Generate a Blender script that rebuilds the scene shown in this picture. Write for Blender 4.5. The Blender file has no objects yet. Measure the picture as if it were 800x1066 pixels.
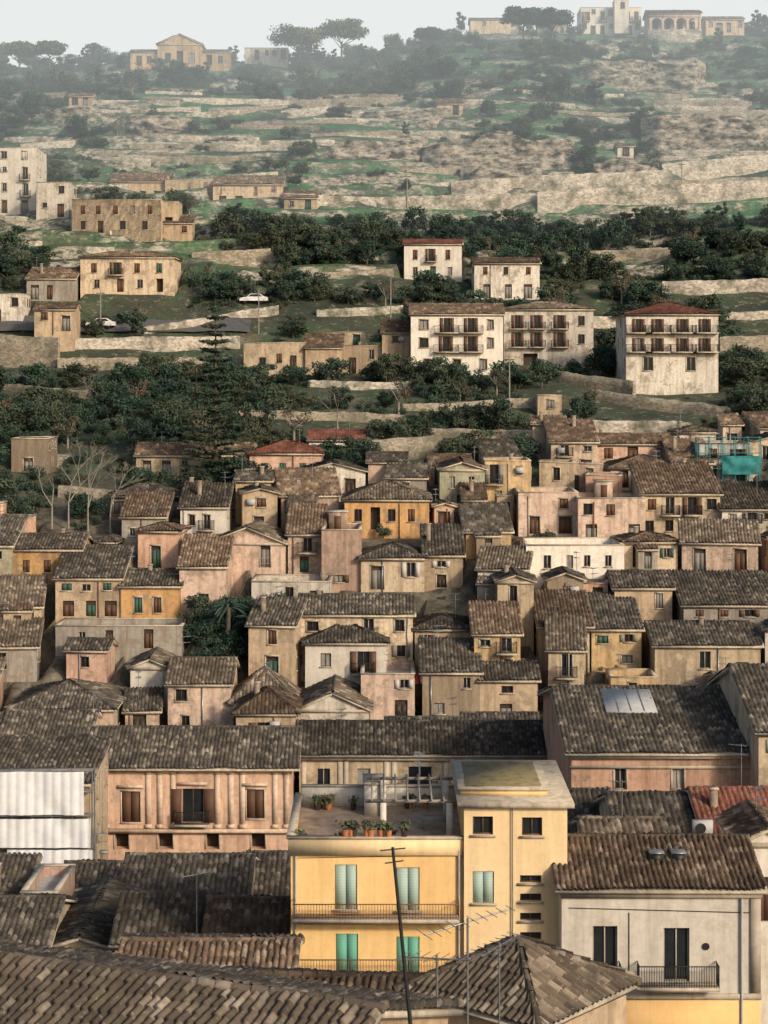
import bpy, math, random
import numpy as np
from mathutils import Vector
F=1990.0; HY=380.0
R=random.Random(7)
scene=bpy.context.scene
# ------------------------------------------------------------------ noise
_tab=np.random.RandomState(3).rand(256,256)
def vn(x,y,s=0):
    x=np.asarray(x,float)+s*17.3+1000; y=np.asarray(y,float)+s*9.1+1000
    xi=np.floor(x).astype(int); yi=np.floor(y).astype(int)
    fx=x-xi; fy=y-yi; fx=fx*fx*(3-2*fx); fy=fy*fy*(3-2*fy)
    a=_tab[xi%256,yi%256]; b=_tab[(xi+1)%256,yi%256]; c=_tab[xi%256,(yi+1)%256]; d=_tab[(xi+1)%256,(yi+1)%256]
    return (a*(1-fx)+b*fx)*(1-fy)+(c*(1-fx)+d*fx)*fy
def sst(a,b,x):
    t=np.clip((np.asarray(x,float)-a)/(b-a),0,1); return t*t*(3-2*t)
# ------------------------------------------------------------------ terrain
PD=[-400,-60,0,20,40,80,110,140,150,160,180,200,215,240,265,275,300,330,350,380,410,440,480,700,3000]
PZ=[ -30,-8,-7,-16,-24,-33,-37,-38,-35,-30,-20,-13.5,-9.5,-4,0,4,16,28,36,52,64,73,75,60,40]
def hgt(x,d):
    x=np.asarray(x,float); d=np.asarray(d,float)
    up=sst(270,320,d)
    de=d+up*(1-sst(440,470,d))*14*(vn(x/38,d/60,1)-.5)
    b=np.interp(de,PD,PZ)
    b=b+4*np.tanh(x/30)*sst(370,430,d)
    S=2.7
    q=b/S+1.2*vn(x/30,d/45,2)
    fl=np.floor(q); fr=q-fl
    st=(fl+sst(.66,.97,fr)-1.2*vn(x/30,d/45,2))*S
    w=sst(283,305,d)*(1-sst(425,445,d))*(.35+.6*sst(.35,.65,vn(x/22,d/22,5)))
    b=b*(1-w)+st*w
    b=b+.35*(vn(x/3,d/3,4)-.5)*sst(120,160,d)+1.0*(vn(x/11,d/11,6)-.5)*sst(150,200,d)
    return b
def find_d(px,py,lo=122):
    ds=np.arange(lo,445,.25)
    h=hgt((px-400)*ds/F,ds); p=HY-F*h/ds
    i=np.argmax(p<=py)
    if p[i]>py: return 434.0
    return float(ds[i])
# ------------------------------------------------------------------ materials
MT={}
def newmat(name):
    m=bpy.data.materials.new(name); m.use_nodes=True; nt=m.node_tree
    b=nt.nodes['Principled BSDF']; b.inputs['Roughness'].default_value=.9
    b.inputs['Specular IOR Level'].default_value=.2
    MT[name]=m; return m,nt,b
def nd(nt,t,**k):
    n=nt.nodes.new(t)
    for a,v in k.items(): setattr(n,a,v)
    return n
def noise(nt,vec,scale,detail=4,rough=.6):
    n=nd(nt,'ShaderNodeTexNoise'); n.inputs['Scale'].default_value=scale; n.inputs['Detail'].default_value=detail
    n.inputs['Roughness'].default_value=rough; nt.links.new(vec,n.inputs['Vector']); return n.outputs['Fac']
def ramp(nt,fac,stops):
    r=nd(nt,'ShaderNodeValToRGB'); e=r.color_ramp.elements
    while len(e)<len(stops): e.new(.5)
    for i,(p,c) in enumerate(stops):
        e[i].position=p; e[i].color=(c[0],c[1],c[2],1) if not isinstance(c,(int,float)) else (c,c,c,1)
    nt.links.new(fac,r.inputs['Fac']); return r.outputs['Color']
def mix(nt,f,a,b,mode='MIX'):
    m=nd(nt,'ShaderNodeMix',data_type='RGBA',blend_type=mode)
    for k,v in ((0,f),(6,a),(7,b)):
        if isinstance(v,(int,float)): m.inputs[k].default_value=v
        elif isinstance(v,tuple): m.inputs[k].default_value=(v[0],v[1],v[2],1)
        else: nt.links.new(v,m.inputs[k])
    return m.outputs[2]
def mul(nt,a,b,op='MULTIPLY'):
    m=nd(nt,'ShaderNodeMath',operation=op)
    for k,v in ((0,a),(1,b)):
        if isinstance(v,(int,float)): m.inputs[k].default_value=v
        else: nt.links.new(v,m.inputs[k])
    return m.outputs[0]
def pos(nt,sc=None):
    g=nd(nt,'ShaderNodeNewGeometry').outputs['Position']
    if sc is None: return g
    mp=nd(nt,'ShaderNodeMapping'); mp.inputs['Scale'].default_value=sc; nt.links.new(g,mp.inputs[0]); return mp.outputs[0]
def bump(nt,b,h,s=.3,dist=.05):
    n=nd(nt,'ShaderNodeBump'); n.inputs['Strength'].default_value=s; n.inputs['Distance'].default_value=dist
    nt.links.new(h,n.inputs['Height']); nt.links.new(n.outputs[0],b.inputs['Normal'])
def objvar(nt,col,lo,hi):
    oi=nd(nt,'ShaderNodeObjectInfo'); hv=nd(nt,'ShaderNodeHueSaturation'); nt.links.new(col,hv.inputs['Color'])
    mr=nd(nt,'ShaderNodeMapRange'); mr.inputs[3].default_value=lo; mr.inputs[4].default_value=hi
    nt.links.new(oi.outputs['Random'],mr.inputs[0]); nt.links.new(mr.outputs[0],hv.inputs['Value']); return hv.outputs[0]
def plaster(name,c,dirt=.85,patch=.7):
    m,nt,b=newmat(name); p=pos(nt)
    big=noise(nt,p,.35,3,.65); fine=noise(nt,p,3.2,4,.7); st=noise(nt,pos(nt,(1.7,1.7,.16)),1.0,4,.7)
    dk=tuple(x*.42*y for x,y in zip(c,(1,.95,.9)))
    lt=tuple(min(.85,x*1.12+.02) for x in c)
    c1=mix(nt,ramp(nt,big,[(.35,0),(.7,1)]),c,lt)
    s1=mul(nt,ramp(nt,st,[(.45,0),(.72,1)]),dirt)
    c2=mix(nt,s1,c1,dk)
    if patch>0:
        pt=mul(nt,ramp(nt,noise(nt,p,.55,5,.75),[(.52,0),(.60,1)]),patch)
        c2=mix(nt,pt,c2,(.25,.20,.145))
    c4=mix(nt,mul(nt,ramp(nt,fine,[(.4,0),(.75,1)]),.5*dirt),c2,(.13,.11,.09))
    nt.links.new(objvar(nt,c4,.75,1.08),b.inputs['Base Color'])
    bump(nt,b,fine,.4,.03)
WALLS=dict(cream=(.58,.46,.33),white=(.63,.58,.50),pink=(.57,.37,.28),orange=(.60,.35,.15),ochre=(.54,.38,.20),grey=(.33,.30,.26),
 tan=(.45,.34,.23),salmon=(.57,.35,.25),sand=(.53,.42,.29),olive=(.38,.37,.26),palepink=(.58,.43,.34),brownw=(.30,.23,.16),bluew=(.45,.50,.50),roseold=(.46,.32,.25))
for k,c in WALLS.items(): plaster(k,c)
plaster('yellow',(.80,.52,.23),.25,.0); plaster('yellowp',(.80,.59,.34),.28,.0); plaster('whiteclean',(.67,.62,.54),.45,.2); plaster('concrete',(.40,.38,.35),.7,.3)
plaster('stonetrim',(.45,.39,.31),.7,.0); plaster('mossroof',(.20,.17,.08),1,.8); plaster('palacepink',(.60,.40,.29),.75,.35); plaster('palacetrim',(.60,.46,.35),.8,.2)
def stone(name,c,sc=1.6):
    m,nt,b=newmat(name); p=pos(nt,(1,1,1.6))
    v=nd(nt,'ShaderNodeTexVoronoi'); v.inputs['Scale'].default_value=sc; nt.links.new(p,v.inputs['Vector'])
    val=nd(nt,'ShaderNodeSeparateColor'); nt.links.new(v.outputs['Color'],val.inputs[0])
    c1=ramp(nt,val.outputs[0],[(0,tuple(x*.6 for x in c)),(.6,c),(1,tuple(x*1.2 for x in c))])
    c2=mix(nt,ramp(nt,noise(nt,p,2.5,4,.7),[(.5,0),(.7,.7)]),c1,tuple(x*.3 for x in c))
    c3=mix(nt,ramp(nt,noise(nt,pos(nt),.3,5,.7),[(.47,0),(.66,1)]),c2,(.10,.10,.07))
    nt.links.new(c3,b.inputs['Base Color'])
stone('stone',(.30,.26,.20),3); stone('stonepale',(.47,.42,.35),2.4)
def tile(name,cs):
    m,nt,b=newmat(name); uv=nd(nt,'ShaderNodeUVMap').outputs[0]
    fl=nd(nt,'ShaderNodeVectorMath',operation='FLOOR'); nt.links.new(uv,fl.inputs[0])
    wn=nd(nt,'ShaderNodeTexWhiteNoise',noise_dimensions='2D'); nt.links.new(fl.outputs[0],wn.inputs['Vector'])
    c=ramp(nt,wn.outputs['Value'],[(0,cs[0]),(.4,cs[1]),(.78,cs[2]),(1,cs[3])])
    p=pos(nt)
    c=mix(nt,ramp(nt,noise(nt,p,.45,5,.75),[(.40,0),(.62,.85)]),c,tuple(x*.45 for x in cs[1]))
    c=mix(nt,ramp(nt,noise(nt,p,1.1,4,.75),[(.52,0),(.70,.6)]),c,(.12,.11,.06))
    c=mix(nt,ramp(nt,noise(nt,p,6,3,.7),[(.60,0),(.74,.7)]),c,(.31,.29,.23))
    nt.links.new(objvar(nt,c,.65,1.25),b.inputs['Base Color'])
tile('tdark',[(.030,.028,.026),(.065,.056,.049),(.112,.095,.08),(.25,.22,.18)])
tile('tbrown',[(.06,.042,.032),(.12,.082,.058),(.19,.13,.094),(.33,.265,.20)])
tile('tred',[(.11,.04,.03),(.16,.058,.042),(.20,.075,.055),(.24,.12,.09)])
tile('tlight',[(.065,.052,.042),(.13,.103,.08),(.20,.16,.122),(.38,.32,.255)])
def plain(name,c,rough=.7,metal=0,var=.3,spec=.3):
    m,nt,b=newmat(name); p=pos(nt)
    cc=mix(nt,ramp(nt,noise(nt,p,1.5,3,.7),[(.35,0),(.7,1)]),c,tuple(x*(1-var) for x in c))
    nt.links.new(cc,b.inputs['Base Color']); b.inputs['Roughness'].default_value=rough; b.inputs['Metallic'].default_value=metal
    b.inputs['Specular IOR Level'].default_value=spec
def louvre(name,c):
    m,nt,b=newmat(name); w=nd(nt,'ShaderNodeTexWave',bands_direction='Z'); w.inputs['Scale'].default_value=4.5
    nt.links.new(pos(nt),w.inputs[0])
    cc=mix(nt,mul(nt,w.outputs['Fac'],.5),c,tuple(x*.55 for x in c)); nt.links.new(cc,b.inputs['Base Color'])
    b.inputs['Roughness'].default_value=.6
louvre('sgreen',(.045,.10,.075)); louvre('sbrown',(.11,.06,.04)); louvre('steal',(.14,.40,.31)); louvre('saqua',(.36,.48,.43)); louvre('sgrey',(.22,.21,.19))
louvre('swhite',(.50,.48,.44))
plain('glass',(.02,.024,.028),.15,0,.4,.5); plain('curtain',(.26,.25,.23),.4); plain('frame',(.38,.34,.29)); plain('framebrown',(.10,.06,.04))
plain('door',(.05,.035,.025),.6); plain('iron',(.03,.03,.032),.5,.3); plain('alu',(.33,.34,.35),.4,.7); plain('rust',(.20,.09,.05),.8)
plain('bark',(.09,.07,.055)); plain('barkpale',(.25,.22,.19)); plain('asphalt',(.10,.10,.10)); plain('sheet',(.72,.73,.74),.6,0,.15); plain('terracotta',(.45,.17,.08))
plain('net',(.03,.22,.23),.7,0,.5); plain('carwhite',(.7,.7,.7),.3); plain('carred',(.25,.05,.04),.3); plain('rubber',(.02,.02,.02)); plain('clothred',(.5,.05,.05)); plain('clothblue',(.08,.14,.35)); plain('clothwhite',(.7,.7,.7))
plain('terrfloor',(.36,.27,.19),.9,0,.5); plain('panelw',(.42,.42,.42),.6,0,.25); plain('chim',(.30,.24,.18),.9,0,.5)
def foliage(name,a,bc):
    m,nt,b=newmat(name); p=pos(nt)
    oi=nd(nt,'ShaderNodeObjectInfo')
    c=mix(nt,ramp(nt,noise(nt,p,.8,2,.7),[(.35,0),(.7,1)]),a,bc)
    c=mix(nt,ramp(nt,oi.outputs['Random'],[(0,0),(.5,.1),(1,.65)]),c,tuple(x*.5 for x in a))
    c=mix(nt,ramp(nt,noise(nt,p,.07,3,.6),[(.48,0),(.62,.55)]),c,(.085,.085,.05))
    nt.links.new(c,b.inputs['Base Color']); b.inputs['Roughness'].default_value=.8
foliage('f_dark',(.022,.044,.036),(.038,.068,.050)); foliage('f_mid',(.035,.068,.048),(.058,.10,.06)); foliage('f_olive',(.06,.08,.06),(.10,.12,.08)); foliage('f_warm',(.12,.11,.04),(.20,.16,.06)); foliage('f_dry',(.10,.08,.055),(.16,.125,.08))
# rock
m,nt,b=newmat('rock'); p=pos(nt,(1,1,2.4))
c=ramp(nt,noise(nt,p,.5,6,.75),[(.40,(.05,.06,.045)),(.50,(.32,.285,.235)),(.66,(.58,.52,.43))]); nt.links.new(c,b.inputs['Base Color']); bump(nt,b,noise(nt,p,1.2,5,.8),1,.5)
# ground
m,nt,b=newmat('groundm'); p=pos(nt); geo=nd(nt,'ShaderNodeNewGeometry'); sx=nd(nt,'ShaderNodeSeparateXYZ'); nt.links.new(geo.outputs['True Normal'],sx.inputs[0])
sp=nd(nt,'ShaderNodeSeparateXYZ'); nt.links.new(p,sp.inputs[0])
def yr(a,b_):
    mr=nd(nt,'ShaderNodeMapRange'); mr.inputs[1].default_value=a; mr.inputs[2].default_value=b_; nt.links.new(sp.outputs['Y'],mr.inputs[0]); return mr.outputs[0]
n1=noise(nt,p,.09,6,.65)
gh=ramp(nt,n1,[(.36,(.026,.045,.032)),(.46,(.035,.06,.038)),(.53,(.04,.15,.06)),(.62,(.04,.085,.042)),(.74,(.10,.10,.065))])
gl=ramp(nt,n1,[(.36,(.03,.042,.03)),(.48,(.065,.065,.042)),(.56,(.05,.08,.042)),(.66,(.14,.115,.075))])
grass=mix(nt,yr(290,320),gl,gh)
pn=noise(nt,p,.7,5,.75)
grass=mix(nt,ramp(nt,pn,[(.56,0),(.65,.75)]),grass,(.31,.28,.225))
grass=mix(nt,ramp(nt,noise(nt,p,2.0,5,.8),[(.48,0),(.61,.8)]),grass,(.026,.042,.03))
rock=ramp(nt,noise(nt,pos(nt,(1,1,2.5)),.6,6,.8),[(.42,(.05,.06,.045)),(.53,(.28,.26,.21)),(.70,(.54,.49,.41))])
rm=mul(nt,ramp(nt,sx.outputs['Z'],[(.60,1),(.76,0)]),ramp(nt,noise(nt,pos(nt,(1,1,2)),.16,4,.6),[(.44,0.15),(.52,1)]))
g2=mix(nt,rm,grass,rock)
town=ramp(nt,noise(nt,p,.6,5,.75),[(.35,(.05,.05,.035)),(.5,(.12,.105,.08)),(.75,(.24,.21,.16))])
nt.links.new(mix(nt,yr(192,212),town,g2),b.inputs['Base Color']); bump(nt,b,pn,.8,.3)
# ------------------------------------------------------------------ mesh builder
class MB:
    def __init__(s): s.V=[];s.n=0;s.L=[];s.T=[];s.M=[];s.U=[];s.mats=[]
    def mi(s,m):
        if m not in s.mats: s.mats.append(m)
        return s.mats.index(m)
    def poly(s,pts,mat):
        k=len(pts); s.V.append(np.array(pts,float)); s.L.append(np.arange(s.n,s.n+k)); s.T.append(np.array([k])); s.M.append(np.array([s.mi(mat)]))
        s.U.append(np.array([(q[0],q[2]) for q in pts],float)); s.n+=k
    def box(s,x0,x1,y0,y1,z0,z1,mat): s.hexa([(x0,y0,z0),(x1,y0,z0),(x1,y1,z0),(x0,y1,z0)],[(x0,y0,z1),(x1,y0,z1),(x1,y1,z1),(x0,y1,z1)],mat)
    def hexa(s,lo,hi,mat):
        v=np.array(list(lo)+list(hi),float); f=np.array([[3,2,1,0],[4,5,6,7],[0,1,5,4],[1,2,6,5],[2,3,7,6],[3,0,4,7]])
        s.raw(v,f,mat)
    def raw(s,v,f,mat,uv=None):
        v=np.asarray(v,float); f=np.asarray(f); s.V.append(v); fl=f.ravel(); s.L.append(fl+s.n); s.T.append(np.full(len(f),f.shape[1])); s.M.append(np.full(len(f),s.mi(mat)))
        s.U.append(uv[fl] if uv is not None else v[fl][:,[0,2]]); s.n+=len(v)
    def grid(s,g,uv,mat):
        a,b_=g.shape[:2]; i=np.arange(a*b_).reshape(a,b_)
        f=np.stack([i[:-1,:-1],i[:-1,1:],i[1:,1:],i[1:,:-1]],-1).reshape(-1,4)
        s.raw(g.reshape(-1,3),f,mat,uv.reshape(-1,2))
    def tube(s,a,b_,r,mat,n=6,r2=None):
        a=Vector(a);b_=Vector(b_);d=(b_-a)
        if d.length<1e-6:return
        d.normalize(); t=Vector((0,0,1)) if abs(d.z)<.9 else Vector((1,0,0)); u=d.cross(t).normalized(); w=d.cross(u)
        r2=r if r2 is None else r2; v=[]
        for c,rr in ((a,r),(b_,r2)):
            for k in range(n):
                t=2*math.pi*k/n; v.append(tuple(c+u*math.cos(t)*rr+w*math.sin(t)*rr))
        f=[[k,(k+1)%n,n+(k+1)%n,n+k] for k in range(n)]
        s.raw(v,f,mat)
        s.poly([v[n+k] for k in range(n)],mat)
    def mesh(s,name,smooth=False):
        me=bpy.data.meshes.new(name); V=np.concatenate(s.V); L=np.concatenate(s.L); T=np.concatenate(s.T)
        me.vertices.add(len(V)); me.vertices.foreach_set('co',V.ravel()); me.loops.add(len(L)); me.loops.foreach_set('vertex_index',L.astype(np.int32))
        me.polygons.add(len(T)); me.polygons.foreach_set('loop_start',np.concatenate([[0],np.cumsum(T)[:-1]]).astype(np.int32))
        me.polygons.foreach_set('material_index',np.concatenate(s.M).astype(np.int32))
        uv=me.uv_layers.new(name='UVMap'); uv.data.foreach_set('uv',np.concatenate(s.U).ravel())
        for m in s.mats: me.materials.append(MT[m])
        if smooth: me.polygons.foreach_set('use_smooth',np.ones(len(T),bool))
        me.update(calc_edges=True); return me
    def obj(s,name,parent=None,smooth=False):
        if not s.V: return None
        o=bpy.data.objects.new(name,s.mesh(name,smooth)); scene.collection.objects.link(o)
        if parent: o.parent=parent
        return o
def empty(name,loc=(0,0,0),yaw=0):
    e=bpy.data.objects.new(name,None); e.location=loc; e.rotation_euler=(0,0,yaw); e.empty_display_size=.5; scene.collection.objects.link(e); return e
# ------------------------------------------------------------------ tile slope
def slope(mb,A,u,v,U,V,mat,lc=0,rc=0,det=1):
    A=np.array(A,float);u=np.array(u,float);v=np.array(v,float);nrm=np.cross(u,v)
    if nrm[2]<0: nrm=-nrm
    p={0:.34,1:.30,2:.24}[det]; L={0:.6,1:.45,2:.38}[det]; k={0:2,1:4,2:6}[det]
    nu=max(2,int(U/p)); us=np.linspace(0,nu*p,nu*k+1)*(U/(nu*p)); ph=np.linspace(0,nu,nu*k+1)
    nv=max(2,int(V/L)); vs=[];vh=[];vk=[]
    for i in range(nv):
        vs+= [i*L,(i+.97)*L]; vh+=[.055,0]; vk+=[i+.02,i+.98]
    vs=np.array(vs)*(V/(nv*L)); vh=np.array(vh); vk=np.array(vk)
    UU,VV=np.meshgrid(us,vs); PH,VH=np.meshgrid(ph,vh); _,VK=np.meshgrid(ph,vk)
    rs=np.random.RandomState(int(abs(A[0]*97+A[1]*31+U*13)*10)%99999)
    jit=rs.rand(nv,nu+1)*.06
    ci=np.minimum(np.floor(PH+1e-6).astype(int),nu); ri=np.floor(VK).astype(int)
    h=.12*np.abs(np.sin(np.pi*PH))+VH+jit[ri,ci]*(np.abs(np.sin(np.pi*PH))>.1)
    h+= .16*(vn(UU/1.8+A[0],VV/1.8,9)-.5)
    sh=(rs.rand(nv,nu+1)-.5)*.04
    UU=UU+ (rs.rand(*UU.shape)-.5)*.015 + sh[ri,ci]*(np.abs(np.sin(np.pi*PH))>.1)
    UU=np.clip(UU,lc*VV,U-rc*VV)
    g=A+UU[...,None]*u+VV[...,None]*v+(h[...,None]+.05)*nrm
    mb.grid(g,np.stack([PH*.9999,VK],-1),mat)
    q=[A,A+u*U,A+u*(U-rc*V)+v*V,A+u*(lc*V)+v*V]
    mb.hexa([tuple(x-.13*nrm) for x in q],[tuple(x+.0*nrm) for x in q],'stonetrim')
def ridge(mb,a,b_,mat): 
    a=np.array(a,float);b_=np.array(b_,float); n=max(1,int(np.linalg.norm(b_-a)/.45))
    for i in range(n):
        p=a+(b_-a)*i/n; q=a+(b_-a)*(i+1.05)/n
        p[2]+=R.uniform(-.02,.03); mb.tube(p,q,.15,mat,6,.12)
# ------------------------------------------------------------------ wall panels
def panel(mw,md,o,u,n,Lg,z0,z1,ops,wmat,trim=True,det=0):
    def P(a,z,off=0): return (o[0]+u[0]*a+n[0]*off,o[1]+u[1]*a+n[1]*off,z)
    def pb(mb,a0,a1,b0,b1,f0,f1,mat):
        mb.hexa([P(a0,b0,f1),P(a1,b0,f1),P(a1,b0,f0),P(a0,b0,f0)],[P(a0,b1,f1),P(a1,b1,f1),P(a1,b1,f0),P(a0,b1,f0)],mat)
    us=sorted(set([0,Lg]+[q for op in ops for q in op[:2]])); zs=sorted(set([z0,z1]+[q for op in ops for q in op[2:4]]))
    for i in range(len(us)-1):
        for j in range(len(zs)-1):
            cu=(us[i]+us[i+1])/2; cz=(zs[j]+zs[j+1])/2
            if any(op[0]<cu<op[1] and op[2]<cz<op[3] for op in ops): continue
            mw.poly([P(us[i],zs[j]),P(us[i+1],zs[j]),P(us[i+1],zs[j+1]),P(us[i],zs[j+1])],wmat)
    for op in ops:
        a0,a1,b0,b1,kind,col=op[:6]; r=-.22 if kind!='dark' else -.9
        mw.poly([P(a0,b0),P(a0,b1),P(a0,b1,r),P(a0,b0,r)],wmat); mw.poly([P(a1,b0),P(a1,b0,r),P(a1,b1,r),P(a1,b1)],wmat)
        mw.poly([P(a0,b1),P(a1,b1),P(a1,b1,r),P(a0,b1,r)],wmat); mw.poly([P(a0,b0),P(a0,b0,r),P(a1,b0,r),P(a1,b0)],wmat)
        g='door' if kind in('door','dark') else ('curtain' if R.random()<.12 else 'glass')  # 'dark' openings: near-black back sheet stands in for interior shade, no door
        md.poly([P(a0,b0,r+.01),P(a1,b0,r+.01),P(a1,b1,r+.01),P(a0,b1,r+.01)],g)
        w=a1-a0; t=.06; fm='framebrown' if col in('sbrown','brown','sgrey') else 'frame'
        if kind in('win','open','balc'):
            for q in((a0+.01,a0+t,b0+.01,b1-.01),(a1-t,a1-.01,b0+.01,b1-.01),(a0+t,a1-t,b0+.01,b0+t),(a0+t,a1-t,b1-t,b1-.01),((a0+a1)/2-t/2,(a0+a1)/2+t/2,b0+t,b1-t)):
                pb(md,*q,r+.02,r+.07,fm)
        if kind=='shut':
            mid=(a0+a1)/2
            pb(md,a0+.02,mid-.012,b0+.02,b1-.02,-.12,-.06,col); pb(md,mid+.012,a1-.02,b0+.02,b1-.02,-.12,-.06,col)
        if kind in('open','balc') and col.startswith('s'):
            h=w/2
            pb(md,a0-h-.04,a0-.04,b0,b1,.045,.085,col); pb(md,a1+.04,a1+h+.04,b0,b1,.045,.085,col)
        if kind=='door':
            dc=R.choice(['sbrown','sgrey','door','sbrown','sgreen']) if col=='n' else col
            pb(md,a0+.06,(a0+a1)/2-.01,b0+.02,b1-.4,r+.03,r+.08,dc); pb(md,(a0+a1)/2+.01,a1-.06,b0+.02,b1-.4,r+.03,r+.08,dc)
        if trim and not (kind in('open','balc') and col.startswith('s')):
            f=.11
            pb(md,a0-f,a0-.004,b0,b1,.002,.035,'stonetrim'); pb(md,a1+.004,a1+f,b0,b1,.002,.035,'stonetrim'); pb(md,a0-f,a1+f,b1+.004,b1+.14,.002,.05,'stonetrim')
        if kind in('win','shut','open'): pb(md,a0-.12,a1+.12,b0-.10,b0-.004,-.02,.09,'stonetrim')
        if kind=='balc':
            e=op[6] if len(op)>6 else .45
            balcony(lambda *q:pb(md,*q),a0-e,a1+e,b0-.02,.85,.16 if det==0 else .11)
def balcony(pb,a0,a1,z,pr,sp,rail='iron',slab='stonetrim',h=.95):
    pb(a0,a1,z-.16,z-.002,.002,pr,slab)
    pb(a0+.02,a1-.02,z+h-.04,z+h,pr-.07,pr-.03,rail); pb(a0+.02,a1-.02,z+.08,z+.11,pr-.07,pr-.04,rail)
    n=max(2,int((a1-a0)/sp))
    for i in range(n+1):
        a=a0+.03+(a1-a0-.06)*i/n; pb(a-.012,a+.012,z,z+h-.04,pr-.065,pr-.04,rail)
    for aa in(a0+.02,a1-.05):
        pb(aa,aa+.03,z+h-.04,z+h,.01,pr-.07,rail)
        for k in range(int(pr/sp)): pb(aa,aa+.02,z,z+h-.04,.05+k*sp,.07+k*sp,rail)
FOOT=[]; SHUT=['sgreen','sbrown','sgrey','sbrown','sbrown','sgreen','swhite','sgrey']
def auto_ops(W,H,fl,sh,dens=.85,balc=.25,door=True,det=0):
    ops=[]; fh=H/fl; n=max(1,int(W/R.uniform(1.8,2.7)))
    for k in range(fl):
        for i in range(n):
            if R.random()>dens: continue
            cx=(i+.5)*W/n+R.uniform(-.25,.25); z=k*fh
            col=sh if R.random()<.75 else R.choice(SHUT)
            if k==0 and door and R.random()<.5:
                w=R.uniform(.42,.65)
                if w+.1<cx<W-w-.1: ops.append((cx-w,cx+w,.02,min(2.2,fh-.3),'door',R.choice(['n','n','sgrey','n'])))
            elif k>0 and R.random()<balc:
                if .7<cx<W-.7: ops.append((cx-.45,cx+.45,z+.15,z+min(2.25,fh-.35),'balc',col if R.random()<.3 else 'n'))
            else:
                w=R.uniform(.30,.50); h=min(R.uniform(.8,1.5),fh-1.1)
                if h<.6: h=.6
                zz=z+fh-h-R.uniform(.40,.6)
                kd=R.choice(['win','win','win','shut','open','shut']) if W/n>2.2 else R.choice(['win','shut','win'])
                if cx-2.1*w<.05 or cx+2.1*w>W-.05:
                    if kd=='open': kd='win'
                if cx-w>.15 and cx+w<W-.15: ops.append((cx-w,cx+w,zz,zz+h,kd,col))
    ops.sort(); out=[]
    for o in ops:
        if all(o[0]>q[1]+.1 or o[1]<q[0]-.1 or o[2]>=q[3]+.1 or o[3]<=q[2]-.1 for q in out): out.append(o)
    return out
def antenna(mb,x,y,z,h):
    mb.tube((x,y,z),(x,y,z+h),.025,'alu',5); a=R.uniform(0,3.1); c,s=math.cos(a),math.sin(a)
    for zz in (z+h-.1,z+h-.6):
        L=.7; mb.tube((x-c*L*.4,y-s*L*.4,zz),(x+c*L,y+s*L,zz),.018,'alu',4)
        for k in range(6):
            t=-.4*L+k*.2; w=.3-.03*k; mb.tube((x+c*t-s*w,y+s*t+c*w,zz),(x+c*t+s*w,y+s*t-c*w,zz),.012,'alu',4)
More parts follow.
